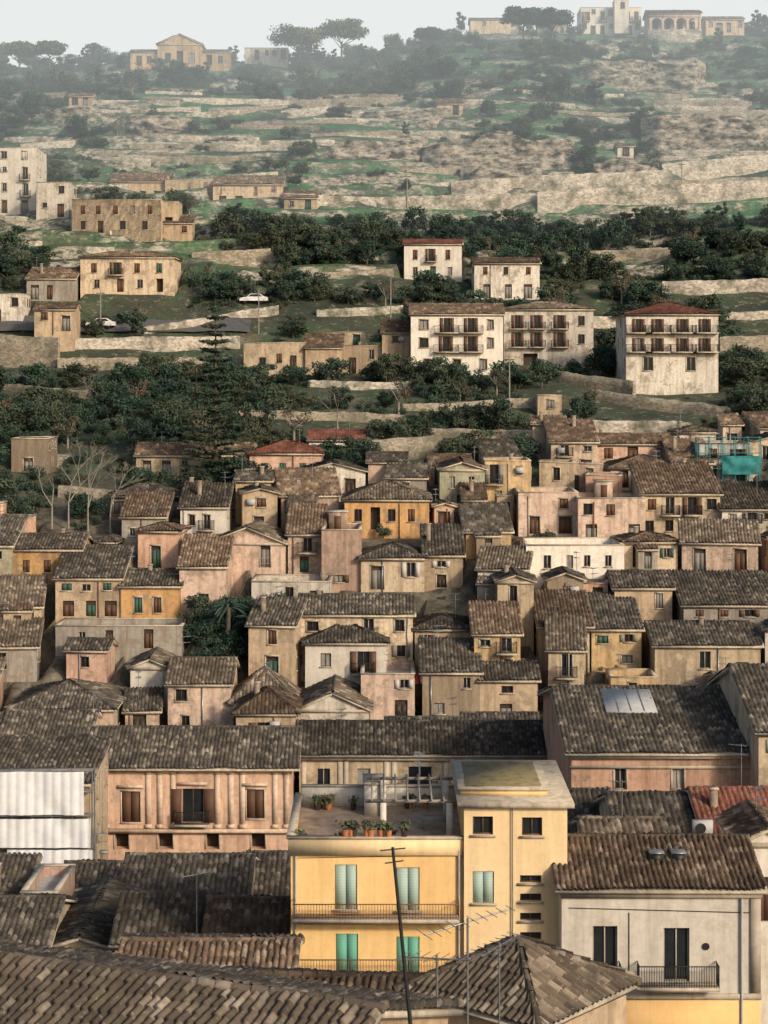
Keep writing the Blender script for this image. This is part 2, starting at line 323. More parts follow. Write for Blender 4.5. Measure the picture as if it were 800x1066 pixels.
def build_house(name,loc,W,D,H,yaw=0,wall='cream',roof='gable',tl='tdark',pitch=17,fl=None,ops=None,sh=None,dens=.85,balc=.25,det=0,extra=True,below=5,side=True,foot=True,trim=True,ov=.3,annex=0):
    e=empty(name,loc,yaw); mw,md,mr=MB(),MB(),MB()
    fl=fl or max(1,round(H/3.1)); sh=sh or R.choice(SHUT)
    if ops is None: ops=auto_ops(W,H,fl,sh,dens,balc,True,det)
    so=lambda: [q for q in auto_ops(D,H,fl,sh,.45,0,False)] if side else []
    fr=dict(f=((0,0),(1,0),(0,-1),W),r=((W,0),(0,1),(1,0),D),l=((0,D),(0,-1),(-1,0),D),b=((W,D),(-1,0),(0,1),W))
    trim=trim and R.random()<.6
    panel(mw,md,*fr['f'],-below,H,ops,wall,trim,det)
    panel(mw,md,*fr['r'],-below,H,so(),wall,trim,det); panel(mw,md,*fr['l'],-below,H,so(),wall,trim,det); panel(mw,md,*fr['b'],-below,H,[],wall,trim,det)
    tp=math.tan(math.radians(pitch)); cp=math.cos(math.radians(pitch)); sp=math.sin(math.radians(pitch))
    o=ov; zt=H+.02; top=H
    if roof=='gable':
        r=D/2*tp; V=(D/2+o)/cp; top=H+r
        slope(mr,(-o,-o,zt-o*tp),(1,0,0),(0,cp,sp),W+2*o,V,tl,det=det); slope(mr,(W+o,D+o,zt-o*tp),(-1,0,0),(0,-cp,sp),W+2*o,V,tl,det=det)
        ridge(mr,(-o,D/2,zt+r+.08),(W+o,D/2,zt+r+.08),tl)
        for x in (0,W): mw.poly([(x,0,H),(x,D,H),(x,D/2,H+r-.1)],wall)
    elif roof=='gabley':
        r=W/2*tp; V=(W/2+o)/cp; top=H+r
        slope(mr,(-o,D+o,zt-o*tp),(0,-1,0),(cp,0,sp),D+2*o,V,tl,det=det); slope(mr,(W+o,-o,zt-o*tp),(0,1,0),(-cp,0,sp),D+2*o,V,tl,det=det)
        ridge(mr,(W/2,-o,zt+r+.08),(W/2,D+o,zt+r+.08),tl)
        for y in (0,D): mw.poly([(0,y,H),(W,y,H),(W/2,y,H+r-.1)],wall)
    elif roof=='shed':
        r=D*tp; V=(D+2*o)/cp; top=H+r
        slope(mr,(-o,-o,zt-o*tp),(1,0,0),(0,cp,sp),W+2*o,V,tl,det=det)
        for x in (0,W): mw.poly([(x,0,H),(x,D,H),(x,D,H+r-.1)],wall)
        mw.poly([(0,D,H),(W,D,H),(W,D,H+r-.1),(0,D,H+r-.1)],wall)
    elif roof=='hip':
        hh=min(W,D)/2+o; r=hh*tp; V=hh/cp; top=H+r; k=cp
        z=zt-o*tp
        slope(mr,(-o,-o,z),(1,0,0),(0,cp,sp),W+2*o,V,tl,k,k,det); slope(mr,(W+o,D+o,z),(-1,0,0),(0,-cp,sp),W+2*o,V,tl,k,k,det)
        slope(mr,(-o,D+o,z),(0,-1,0),(cp,0,sp),D+2*o,V,tl,k,k,det); slope(mr,(W+o,-o,z),(0,1,0),(-cp,0,sp),D+2*o,V,tl,k,k,det)
        a=(hh-o,hh-o,z+r+.08); 
        b2=(W-hh+o,hh-o,z+r+.08) if W>=D else (hh-o,D-hh+o,z+r+.08)
        c4=[(-o,-o,z+.08),(W+o,-o,z+.08),(W+o,D+o,z+.08),(-o,D+o,z+.08)]
        if W>=D: prs=[(c4[0],a),(c4[3],a),(c4[1],b2),(c4[2],b2),(a,b2)]
        else: prs=[(c4[0],a),(c4[1],a),(c4[2],b2),(c4[3],b2),(a,b2)]
        for p,q in prs: ridge(mr,p,q,tl)
    else:
        t=.25; zf=H-.6
        mr.poly([(t,t,zf),(W-t,t,zf),(W-t,D-t,zf),(t,D-t,zf)],'terrfloor' if R.random()<.5 else 'concrete')
        for q in (((t,t),(W-t,t)),((W-t,t),(W-t,D-t)),((W-t,D-t),(t,D-t)),((t,D-t),(t,t))):
            mw.poly([(q[1][0],q[1][1],zf),(q[0][0],q[0][1],zf),(q[0][0],q[0][1],H),(q[1][0],q[1][1],H)],wall)
        e2=.06
        mr.box(-e2,W+e2,-e2,t+.03,H,H+.09,'stonetrim'); mr.box(-e2,W+e2,D-t-.03,D+e2,H,H+.09,'stonetrim'); mr.box(-e2,t+.03,t+.03,D-t-.03,H,H+.09,'stonetrim'); mr.box(W-t-.03,W+e2,t+.03,D-t-.03,H,H+.09,'stonetrim')
        if extra and W>3.2 and D>3.6 and R.random()<.5:
            hx=R.uniform(.3,W-2.2); mw.box(hx,hx+1.7,D-2.1,D-.26,zf+.003,H+1.3,wall); mr.box(hx-.1,hx+1.8,D-2.2,D-.2,H+1.303,H+1.42,'concrete'); md.box(hx+.5,hx+1.15,D-2.13,D-2.103,zf+.1,H+.95,'sbrown')
    if roof!='flat' and R.random()<.6: md.box(-.08,W+.08,-.14,-.003,H-.28,H-.06,'stonetrim')
    if annex and W>4.2:
        aw=R.uniform(1.8,W*.6); ax=R.uniform(0.1,W-aw-.1); ad=R.uniform(1.2,2.2); ah=R.uniform(1.8,2.5)-.2; w2=R.choice([wall,'tan','grey','cream','brownw'])
        panel(mw,md,(ax,-ad),(1,0),(0,-1),aw,-below,ah,[(aw/2-.35,aw/2+.35,.02,min(1.8,ah-.2),'door','n')] if R.random()<.6 else [],w2,False)
        panel(mw,md,(ax+aw,-ad),(0,1),(1,0),ad,-below,ah,[],w2,False); panel(mw,md,(ax,0),(0,-1),(-1,0),ad,-below,ah,[],w2,False)
        if R.random()<.6: slope(mr,(ax-.15,-ad-.2,ah),(1,0,0),(0,.97,.24),aw+.3,(ad+.19)/.97,R.choice(['tdark','tbrown',tl]),det=det)
        else: mr.box(ax-.1,ax+aw+.1,-ad-.1,-.003,ah,ah+.14,'concrete')
    if extra:
        if R.random()<.6:
            x=R.uniform(.1,W-.3); md.box(x,x+.09,-.12,-.015,-.5,H-.3,R.choice(['rust','alu','concrete']))
        if R.random()<.22:
            x=R.uniform(.2,W-.7); y=D*R.uniform(.3,.6); mw.box(x,x+.4,y,y+.4,H-.3,top+.5,'chim'); mw.box(x-.06,x+.46,y-.06,y+.46,top+.505,top+.58,'stonetrim')
        if R.random()<.45: antenna(md,R.uniform(.3,W-.3),D*R.uniform(.3,.7),H,top-H+R.uniform(1.3,2.2))
        if R.random()<.08 and W>3: 
            x=R.uniform(.4,W-1.2); md.box(x,x+.8,-.36,-.01,H-1.2,H-.65,'panelw')
    mw.obj('walls',e); md.obj('windows_and_doors',e); mr.obj('roof',e)
    if foot:
        c,s=math.cos(yaw),math.sin(yaw); xs=[loc[0]+c*a-s*b_ for a,b_ in((0,0),(W,0),(0,D),(W,D))]; ys=[loc[1]+s*a+c*b_ for a,b_ in((0,0),(W,0),(0,D),(W,D))]
        FOOT.append((min(xs),max(xs),min(ys),max(ys),loc[2]))
    return e
def HP(name,x0,x1,ye,yb,wall='cream',roof='gable',tl='tdark',D=7,d=None,ops=None,**k):
    d=d or find_d((x0+x1)/2,yb); s=F/d
    loc=((x0-400)/s,d,-(yb-HY)/s)
    if ops: ops=[((o[0]-x0)/s,(o[1]-x0)/s,(yb-o[3])/s,(yb-o[2])/s)+tuple(o[4:]) for o in ops]
    if 'det' not in k: k['det']=2 if d<70 else (1 if d<190 else 0)
    return build_house(name,loc,(x1-x0)/s,D,(yb-ye)/s,wall=wall,roof=roof,tl=tl,ops=ops,**k)
KEEP=[]
def wall_seg(name,x0,y0,x1,y1,hpx,mat='stone',d0=None,d1=None,th=.6,keep=False):
    d0=d0 or find_d(x0,y0+hpx); d1=d1 or find_d(x1,y1+hpx)
    a=np.array([(x0-400)*d0/F,d0,(HY-y0)*d0/F]); b_=np.array([(x1-400)*d1/F,d1,(HY-y1)*d1/F]); mb=MB()
    n=max(2,int(np.linalg.norm(b_-a)/.7)); dr=(b_-a); nr=np.array([-dr[1],dr[0],0]); nr/=np.linalg.norm(nr); h=hpx*(d0+d1)/2/F
    i=np.arange(n+1); t=i/n; top=a+dr*t[:,None]; rs=np.random.RandomState(int(abs(x0*7+y0))%9999)
    top[:,2]+=.35*(vn(i/5.0,i*0,3)-.5)+rs.uniform(-.08,.08,n+1); wob=(1.2*(vn(i/9.0,i*0,7)-.5))[:,None]*nr; top=top+wob
    bot=top-np.array([0,0,h+2.5])-nr*.25; back=top+nr*th; bb=back-np.array([0,0,h+2.5])
    mid=top-np.array([0,0,h*.5])-nr*.1+rs.uniform(-.1,.1,(n+1,1))*nr
    g=np.stack([bot,mid,top,back,bb]); mb.grid(g,np.zeros(g.shape[:2]+(2,)),mat)
    for e in (0,n): mb.poly([tuple(bot[e]),tuple(top[e]),tuple(back[e]),tuple(bb[e])],mat)
    if keep: KEEP.append((min(a[0],b_[0]),max(a[0],b_[0]),min(d0,d1)-(11 if keep is True else keep),max(d0,d1)+1))
    return mb.obj(name)
# ------------------------------------------------------------------ listed buildings
f='flat'
HP('ochre_villa',164,210,46,70,'ochre','gabley','tbrown',10,d=428,pitch=24,fl=1,extra=False,below=9,ops=[(172,178,55,66,'win','sbrown'),(184,191,53,69,'dark','n'),(197,203,55,66,'win','sbrown')])
HP('ochre_villa_wing',136,163.5,54,70,'ochre','gable','tbrown',8,d=429,pitch=14,fl=1,extra=False,below=9,ops=[(142,148,58,66,'win','n'),(153,158,58,66,'win','n')]); HP('ochre_villa_wing',210.5,238,54,70,'ochre','gable','tbrown',8,d=429,pitch=14,fl=1,extra=False,below=9,ops=[(215,221,57,68,'dark','n'),(227,232,58,66,'win','n')])
HP('white_villa',605,668,8,37,'whiteclean','flat',D=9,fl=2,balc=.8,extra=False,dens=1,below=9)
HP('villa_tower',640,655,0,12,'whiteclean','flat',D=4,d=436,fl=1,extra=False)
HP('long_low_house',490,540,20,31,'sand','gable','tbrown',7,d=436,extra=False,pitch=12,fl=1); HP('ridge_house',255,300,50,62,'white','flat',D=7,d=437,extra=False,fl=1); HP('ridge_house',735,775,20,34,'cream','gable','tbrown',7,d=437,extra=False,fl=1); HP('ridge_house',560,590,26,38,'tan','shed','tbrown',6,d=437,extra=False,fl=1)
HP('small_white_chapel',643,660,152,163,'white','gable','tdark',4,extra=False)
HP('hillside_house',455,482,108,120,'sand','shed','tbrown',5,extra=False,fl=1); HP('hillside_house',72,96,100,113,'tan','gable','tbrown',5,extra=False,fl=1)
# upper left
HP('white_apartment_block',-6,38,154,222,'whiteclean',f,D=10,fl=4,dens=1,balc=.4,extra=False)
HP('white_house',38,72,190,226,'white',f,D=8,fl=2,extra=False)
HP('brown_house',115,172,189,212,'tan','shed','tbrown',7,d=337,fl=1,dens=1)
HP('sand_house',172,222,187,214,'sand',f,D=7,d=336,dens=1,extra=False)
HP('sand_house',222,294,192,217,'cream','shed','tlight',7,d=333,dens=1,fl=1)
HP('cream_house',75,168,208,243,'cream',f,D=8,fl=2,extra=False,ops=[(84,89,214,223,'shut','sbrown'),(100,105,214,223,'shut','sbrown'),(118,123,214,223,'shut','sbrown'),(136,141,214,223,'win','sbrown'),(154,159,214,223,'shut','sbrown'),(84,89,230,239,'win','sbrown'),(102,108,230,243,'door','n'),(125,131,230,239,'win','sbrown'),(148,154,230,239,'win','sbrown')]); HP('cream_annex',168,186,210,243,'sand',f,D=6,fl=1,extra=False,ops=[(172,180,226,242,'dark','n')])
HP('cream_house',84,182,268,305,'cream','hip','tbrown',9,fl=2,dens=1,balc=.3,pitch=12,extra=False,ops=[(95,101,274,284,'shut','sbrown'),(118,124,273,286,'balc','sbrown',.7),(140,146,274,284,'shut','sbrown'),(163,169,274,284,'shut','sgreen'),(98,104,291,300,'win','n'),(122,129,290,304,'door','n'),(143,149,291,300,'win','n'),(163,170,290,304,'dark','n')])
HP('grey_farmhouse',28,78,290,312,'grey','shed','tbrown',6,fl=1); HP('white_house',-10,24,306,338,'white','flat',D=6,extra=False)
HP('brown_house',36,78,322,345,'tan','gable','tbrown',5,fl=1,d=270); HP('low_house',150,200,232,246,'tan','shed','tbrown',5,fl=1,d=312)
HP('low_house',296,330,206,219,'sand','shed','tbrown',5,fl=1,d=328,extra=False)
# central villas
HP('white_house',421,481,254,292,'whiteclean','gable','tred',8,fl=2,pitch=12,extra=False,ops=[(430,435,260,270,'shut','sbrown'),(446,451,259,272,'balc','sbrown',.6),(464,469,260,270,'shut','sbrown'),(430,435,278,287,'win','n'),(448,454,277,291,'door','n'),(466,471,278,287,'win','n')])
HP('white_house',494,562,274,311,'white','gable','tbrown',9,fl=2,dens=.8,pitch=12)
HP('white_apartment_house',428,524,327,391,'whiteclean','gable','tbrown',10,fl=3,pitch=16,extra=False,ops=[(437,446,333,343,'win','sbrown'),(462,469,331,346,'balc','sbrown',1.2),(487,494,331,346,'balc','sbrown',1.2),(508,514,333,343,'win','sbrown'),(437,446,352,362,'win','sbrown'),(461,468,350,366,'balc','sbrown',1.2),(487,494,350,366,'balc','sbrown',1.2),(508,514,352,362,'win','sbrown'),(442,450,374,390,'door','n'),(472,480,374,385,'win','sbrown'),(500,507,374,385,'win','sbrown')])
HP('white_apartment_house',525,618,322,381,'white','hip','tlight',10,fl=3,pitch=12,extra=False,ops=[(536,542,328,342,'balc','sbrown',.8),(556,562,328,342,'balc','sbrown',.8),(580,586,328,342,'balc','sbrown',.8),(602,609,329,339,'win','sbrown'),(536,542,346,361,'balc','sbrown',.8),(556,562,346,361,'balc','sbrown',.8),(580,586,346,361,'balc','sbrown',.8),(602,609,348,358,'win','sbrown'),(545,560,368,381,'dark','n')])
HP('maroon_roof_house',652,748,327,410,'white','hip','tred',11,fl=4,pitch=15,extra=False,ops=[(662,668,332,346,'balc','sbrown',1.3),(682,688,332,346,'balc','sbrown',1.3),(708,714,332,346,'balc','sbrown',1.3),(731,737,332,346,'balc','sbrown',1.3),(662,668,352,366,'balc','sbrown',1.3),(682,688,352,366,'balc','sbrown',1.3),(708,714,352,366,'balc','sbrown',1.3),(731,737,352,366,'balc','sbrown',1.3),(670,680,372,386,'win','n'),(715,724,372,386,'win','n')])
HP('sand_flat_house',254,318,357,391,'sand',f,D=7,fl=1,extra=False,ops=[(270,277,372,380,'win','sbrown'),(288,294,368,378,'shut','sbrown'),(302,309,370,388,'door','n')])
HP('tan_outbuilding',318,356,362,390,'tan','shed','tbrown',6,fl=1); HP('brown_outbuilding',356,398,360,389,'brownw',f,D=6,fl=1); HP('tan_house',398,427,346,390,'tan','shed','tbrown',6,fl=2)
HP('garage_block',340,380,346,362,'sand',f,D=5,fl=1,d=268,extra=False)
HP('tan_outbuilding',560,585,412,432,'tan','flat',D=4,fl=1,extra=False)
# upper town
HP('stone_ruin',12,50,457,491,'brownw',f,D=6,fl=2,dens=.6,extra=False)
HP('low_cream_house',142,262,474,501,'sand','gable','tbrown',7,fl=1,dens=1)
HP('coral_house',260,335,472,503,'pink','hip','tred',7,fl=1,ops=[(272,279,482,495,'shut','sgreen'),(291,298,482,495,'shut','sgreen'),(312,319,482,495,'shut','sgreen')])
HP('white_house',322,379,458,503,'whiteclean','gable','tred',6,fl=2,sh='sgrey',d=215)
HP('white_house',188,236,528,566,'whiteclean','shed','tdark',6,fl=2,ops=[(197,203,536,547,'win','sbrown'),(212,219,536,551,'balc','n'),(203,209,556,566,'door','n')])
HP('grey_house',127,172,538,575,'grey','shed','tbrown',6,fl=2,ops=[(150,158,553,568,'door','n'),(135,141,550,558,'win','n')])
HP('orange_house',359,447,520,558,'orange','hip','tlight',8,fl=2,pitch=20,ops=[(369,377,530,543,'win','sbrown'),(386,396,528,552,'dark','sbrown'),(404,412,530,543,'win','sbrown'),(425,432,530,543,'shut','sbrown')])
HP('olive_house',458,505,488,532,'olive','gabley','tbrown',7,fl=2,ops=[(468,474,496,508,'win','sgreen'),(488,494,496,508,'win','sgreen'),(476,486,515,530,'door','sgreen')])
HP('ochre_house',505,553,480,530,'ochre',f,D=7,fl=2,dens=1)
HP('roseold_house',540,602,513,556,'palepink',f,D=8,fl=2); HP('salmon_house',602,672,519,566,'palepink',f,D=8,fl=2,dens=.4); HP('sand_house',668,750,514,560,'sand','shed','tbrown',8,fl=2,dens=1)
HP('cream_house',574,622,460,492,'cream','shed','tbrown',7,fl=2); HP('pink_house',622,700,462,484,'pink','gable','tbrown',6,fl=1); HP('pink_house',636,708,487,508,'palepink','hip','tbrown',7,fl=1,dens=1); HP('pink_house',702,742,482,508,'pink','shed','tbrown',7,fl=1)
HP('white_house',752,812,530,562,'white','shed','tdark',7,fl=2,dens=1)
HP('white_long_house',548,650,568,603,'whiteclean',f,D=8,fl=1,extra=False,ops=[(566,574,578,592,'win','n'),(590,597,578,592,'win','n'),(608,615,578,590,'win','n'),(630,637,578,590,'win','n')])
HP('rose_tower_house',335,376,552,612,'roseold','flat',D=7,fl=3,dens=.5); HP('roseold_house',300,336,556,596,'palepink','shed','tbrown',7,fl=2,dens=.6)
HP('cream_house',376,442,581,614,'cream','hip','tdark',7,fl=1,dens=1); HP('tan_house',442,482,578,612,'tan','shed','tdark',7,fl=2)
HP('white_terrace_house',262,345,606,640,'white',f,D=6,fl=1); 
HP('orange_house',12,84,572,606,'orange','gable','tdark',7,fl=1,ops=[(24,31,583,596,'shut','sbrown'),(46,53,583,596,'shut','sbrown'),(66,73,583,596,'shut','sgrey')]); HP('olive_house',-20,12,568,610,'olive','shed','tdark',7,fl=2)
HP('tan_house',58,126,602,642,'tan','shed','tdark',7,fl=2,sh='sgreen',dens=1); HP('sand_house',126,188,610,645,'orange','gable','tdark',7,fl=1,ops=[(140,148,622,638,'shut','sgreen'),(160,168,622,638,'shut','sbrown')]); HP('palepink_house',187,235,590,640,'palepink','shed','tbrown',7,fl=2)
HP('grey_row_house',58,190,652,680,'grey',f,D=5,fl=1,extra=False,ops=[(82,89,658,672,'win','n'),(110,118,656,674,'door','n'),(150,160,655,675,'door','n')])
HP('cream_house',312,430,640,690,'cream','gable','tdark',8,fl=2,dens=.7)
HP('white_house',318,402,669,712,'whiteclean','hip','tdark',6,fl=1,pitch=20,ops=[(334,345,680,694,'win','sbrown'),(372,385,678,700,'balc','sbrown')],sh='sbrown')
HP('tan_house',432,492,655,692,'tan','hip','tdark',6,fl=2); HP('stone_tower_house',494,542,660,722,'ochre','shed','tbrown',6,fl=3,dens=.6)
HP('sand_house',562,616,652,697,'cream','shed','tbrown',7,fl=2,ops=[(586,597,668,690,'balc','n')]); HP('orange_house',614,668,655,697,'ochre','shed','tdark',7,fl=2,dens=.6); HP('sand_house',682,792,672,716,'sand','gable','tdark',9,fl=1,dens=.5)
HP('grey_house',712,822,630,668,'grey','shed','tdark',7,fl=2)
# lower town
HP('roseold_house',10,118,738,796,'palepink','hip','tdark',9,fl=2,pitch=19,ops=[(30,40,748,766,'open','sgreen'),(48,56,748,766,'shut','sgreen'),(92,102,747,757,'win','n'),(92,103,775,790,'win','n')])
HP('white_house',136,176,694,728,'whiteclean','gabley','tlight',6,fl=1,pitch=22); HP('sand_house',175,240,712,764,'palepink','gable','tlight',8,fl=2,pitch=20)
HP('shrine_house',246,308,742,788,'tan','hip','tbrown',6,fl=1,pitch=30,d=152,ops=[(268,284,752,768,'open','sbrown')]); HP('sand_house',240,306,730,790,'palepink','hip','tlight',6,fl=2,pitch=40,d=159)
HP('gabled_house',309,384,738,782,'white','gabley','tlight',9,fl=1,pitch=24,ops=[(325,334,752,763,'win','n'),(345,350,750,758,'win','n'),(360,375,754,768,'win','sbrown')])
HP('palepink_house',376,432,702,748,'palepink',f,D=7,fl=2,dens=.5); HP('roseold_house',440,500,700,750,'brownw','shed','tdark',6,fl=2,dens=.6); HP('grey_house',500,560,708,750,'tan','gable','tdark',7,fl=2,dens=.6); HP('cream_house',640,700,612,650,'tan','gable','tdark',7)
pal=HP('pink_palace',93,304,797,884,'palacepink','gable','tdark',10,d=142,fl=1,ov=.6,pitch=20,det=1,extra=False,ops=[(127,146,824,856,'shut','sbrown'),(190,212,821,856,'balc','sbrown',.5),(257,275,822,852,'shut','sbrown'),(120,134,868,884,'dark','n'),(165,180,866,884,'dark','n'),(215,228,866,884,'dark','n'),(262,276,866,884,'dark','n')])
s=F/142; mb=MB(); 
for x in (95,108,152,164,178,224,238,250,284,296):
    a=(x-93)/s; mb.box(a,a+.38,-.08,-.004,(884-858)/s,(884-806)/s,'palacetrim'); mb.box(a-.06,a+.44,-.13,-.004,(884-806)/s+.003,(884-802)/s,'palacetrim'); mb.box(a-.06,a+.44,-.13,-.004,(884-862)/s,(884-858)/s-.003,'palacetrim')
for a,b_,t in ((123,150,820),(186,216,817),(253,279,818)): mb.box((a-93)/s,(b_-93)/s,-.2,-.06,(884-t)/s,(884-t+3)/s,'palacetrim')
mb.box(-.2,15.3,-.35,-.004,(884-801)/s,(884-797.5)/s,'palacetrim'); mb.box(-.2,15.3,-.4,-.004,(884-866)/s,(884-862.5)/s,'palacetrim'); mb.obj('pilasters_and_cornice',pal)
tp_=HP('tan_palace',312,590,784,880,'sand','gable','tdark',9,d=144,fl=2,ov=.5,pitch=18,det=1,ops=[(330,344,800,822,'win','n'),(372,386,800,822,'win','n'),(425,450,798,824,'balc','n'),(490,505,800,822,'win','n'),(530,545,800,822,'win','n')])
mb=MB(); s=F/144
for x in (314,352,358,400,408,462,470,515,552,570): a=(x-312)/s; mb.box(a,a+.36,-.08,-.004,(880-850)/s,(880-792)/s,'stonetrim')
mb.box(-.1,20.2,-.25,-.004,(880-791.5)/s,(880-788)/s,'stonetrim'); mb.obj('pilasters_and_cornice',tp_)
HP('tan_house',404,480,766,800,'tan','gable','tdark',5,d=151,fl=1,pitch=20); HP('tan_house',484,560,760,800,'sand','gable','tdark',5,d=152,fl=1,pitch=18)
HP('long_dark_roof_house',0,92,770,812,'sand','gable','tdark',8,d=149,fl=1,pitch=20); HP('long_dark_roof_house',-60,0,770,812,'sand','gable','tdark',8,d=149)
hall=HP('salmon_hall',595,812,783,870,'salmon','gable','tdark',22,d=125,fl=1,pitch=12,ov=.45,det=1,extra=False,ops=[(640,652,800,822,'win','n'),(700,712,800,822,'win','n')],side=False)
mb=MB(); s=F/125; mb.box(-.25,13.9,-.3,-.004,(870-789)/s,(870-784)/s,'stonetrim'); mb.box(-.1,13.8,-.12,-.004,(870-800)/s,(870-797)/s,'stonetrim'); mb.obj('cornice',hall)
mb=MB(); t=math.tan(math.radians(12)); zz=(870-783)/s; mb.hexa([(3,6,zz+6*t+.16),(6.5,6,zz+6*t+.16),(6.5,10,zz+10*t+.16),(3,10,zz+10*t+.16)],[(3,6,zz+6*t+.3),(6.5,6,zz+6*t+.3),(6.5,10,zz+10*t+.3),(3,10,zz+10*t+.3)],'panelw')
for x in (3.85,4.7,5.6): mb.hexa([(x,6,zz+6*t+.301),(x+.06,6,zz+6*t+.301),(x+.06,10,zz+10*t+.301),(x,10,zz+10*t+.301)],[(x,6,zz+6*t+.34),(x+.06,6,zz+6*t+.34),(x+.06,10,zz+10*t+.34),(x,10,zz+10*t+.34)],'alu')
mb.obj('skylight',hall)
HP('dark_roof_house',790,900,762,870,'sand','gable','tdark',18,d=122,det=1)
# mid foreground roofs, right
HP('dark_roof_house',648,738,882,960,'sand','gable','tdark',11,d=103,pitch=16,det=1,ops=[]); HP('red_roof_house',740,840,882,960,'cream','gable','tred',12,d=102,pitch=16,det=1,ops=[])
HP('white_gabled_house',612,692,880,960,'whiteclean','gable','tlight',5,d=96,pitch=15,det=1); HP('dark_roof_house',585,640,866,960,'tan','gable','tdark',9,d=112,det=1,ops=[])
HP('small_house',770,830,876,960,'whiteclean','gabley','tbrown',5,d=93,pitch=25,det=1)
# mid foreground roofs, left
HP('dark_roof_house',126,256,934,990,'tan','gable','tdark',8,d=106,det=1,ops=[]); HP('dark_roof_house',256,330,934,990,'tan','gable','tdark',9,d=112,det=1,ops=[])
HP('dark_roof_house',120,214,982,1030,'tan','gable','tdark',8,d=92,det=1,ops=[]); HP('brown_roof_house',215,300,982,1030,'palepink','gable','tbrown',7,d=91,det=1,ops=[])
HP('dark_roof_house',-40,48,985,1030,'sand','gable','tdark',8,d=95,det=1,ops=[]); HP('dark_roof_house',52,116,985,1030,'sand','gabley','tdark',10,d=96,det=1,ops=[]); HP('grey_house',22,60,930,990,'roseold','flat',D=6,d=107,det=1,ops=[],extra=False)
HP('brown_roof_house',62,124,934,990,'sand','gable','tdark',7,d=114,det=1,ops=[]); HP('dark_roof_house',-60,22,945,990,'sand','shed','tdark',5,d=110,det=1,ops=[])
HP('red_roof_house',120,300,1040,1100,'palepink','gable','tbrown',7,d=68,det=2,ops=[],pitch=15)
# nearest roofs
def W3(px,py,d): return ((px-400)*d/F,d,(HY-py)*d/F)
build_house('near_tiled_house',(-14.6,42.6,-22.3),13.4,10,6.5,yaw=math.radians(-22),wall='tan',tl='tlight',pitch=17,ops=[],det=2,extra=False,below=6)
x,y,z=W3(170,1082,56); build_house('near_tiled_house',(x,y,z-6),7.5,6,6,yaw=math.radians(-5),wall='tan',tl='tbrown',pitch=17,ops=[],det=2,extra=False)
ce=(4.08,58.0); S_=4.7; ya=math.radians(50); c_,s_=math.cos(ya),math.sin(ya); h_=S_/2
build_house('hip_roof_house',(ce[0]-h_*(c_-s_),ce[1]-h_*(s_+c_),-18.8-6),S_,S_+.02,6,yaw=ya,wall='tan',roof='hip',tl='tlight',pitch=28,ops=[],det=2,extra=False)
# bottom right white house
wh=HP('white_balcony_house',585,792,925,1100,'whiteclean','gable','tbrown',8.5,d=84,det=2,pitch=15,trim=True,side=False,extra=False,fl=2,ops=[(617,643,964,1022,'balc','n',.1),(691,718,966,1022,'balc','n',1.2),(650,664,1050,1085,'win','n'),(700,714,1050,1085,'win','n')])
s=F/84; zb=lambda py:(1100-py)/s
mb=MB(); W=207/s
mb.box(-.05,W+.05,-.16,-.004,zb(934),zb(926),'stonetrim'); mb.box(-.03,W+.03,-.1,-.004,zb(1040),zb(1034),'stonetrim')
mb.box(W-.45,W-.003,-.1,-.004,zb(1033),zb(935),'stonetrim'); mb.box(0,W,-.06,-.003,0,zb(1041),'yellow')
x=(772-585)/s; mb.tube((x,-.1,0),(x,-.1,zb(935)),.06,'panelw')
for px_ in (735,): 
    xx=(px_-585)/s; zz_=zb(985); mb.tube((xx,-.03,zz_),(xx,-.06,zz_),.16,'iron',12)
mb.tube((.3,-.03,zb(945)),(W-.5,-.03,zb(950)),.02,'iron',4); mb.tube(((655-585)/s,-.03,zb(950)),((655-585)/s,-.03,zb(1030)),.02,'iron',4)
mb.obj('cornice_and_trim',wh)
mb=MB()
for x in (4.2,5.2):
    zz=zb(925)+2.2*math.tan(math.radians(15)); mb.box(x,x+.55,2.0,2.6,zz-.1,zz+.42,'iron'); mb.box(x-.06,x+.61,1.94,2.66,zz+.423,zz+.48,'alu')
mb.obj('roof_skylights',wh)
# ------------------------------------------------------------------ yellow terrace building
d=86.; s=F/d; zb=lambda py:(1100-py)/s; X=lambda px:(px-303)/s
yb=empty('yellow_terrace_building',((303-400)/s,d,-(1100-HY)/s)); mw,md,mt=MB(),MB(),MB(); D=8.6
zA=zb(884); WA=X(483)
def cv(l,x0): return [((o[0]-x0)/s,(o[1]-x0)/s,zb(o[3]),zb(o[2]))+tuple(o[4:]) for o in l]
panel(mw,md,(0,0),(1,0),(0,-1),WA,-6,zA,cv([(349,372,900,947,'shut','saqua'),(413,437,903,948,'shut','saqua'),(350,373,972,1012,'shut','steal'),(413,437,975,1012,'shut','steal')],303),'yellow',False)
panel(mw,md,(0,D),(0,-1),(-1,0),D,-6,zA,[(2,3,zb(945),zb(905),'shut','steal')],'yellow',False)
panel(mw,md,(X(590),D),(-1,0),(0,1),X(590),-6,zA,[],'yellowp',False)
zB=zb(838)
panel(mw,md,(WA,-.35),(1,0),(0,-1),X(590)-WA,-6,zB,cv([(492,514,905,938,'shut','saqua'),(492,513,848,867,'win','sbrown'),(543,564,849,868,'win','sbrown'),(541,563,909,917,'win','brown'),(541,563,928,936,'win','brown'),(541,563,948,956,'win','brown'),(541,563,968,976,'win','brown'),(541,563,988,996,'win','brown')],483),'yellowp',False)
panel(mw,md,(X(590),-.35),(0,1),(1,0),D+.35,-6,zB,[],'yellowp',False); panel(mw,md,(WA,D),(0,-1),(-1,0),D+.35,zA-2,zB,[(3,3.9,zA+.05,zA+1.6,'door','sbrown')],'yellow',False)
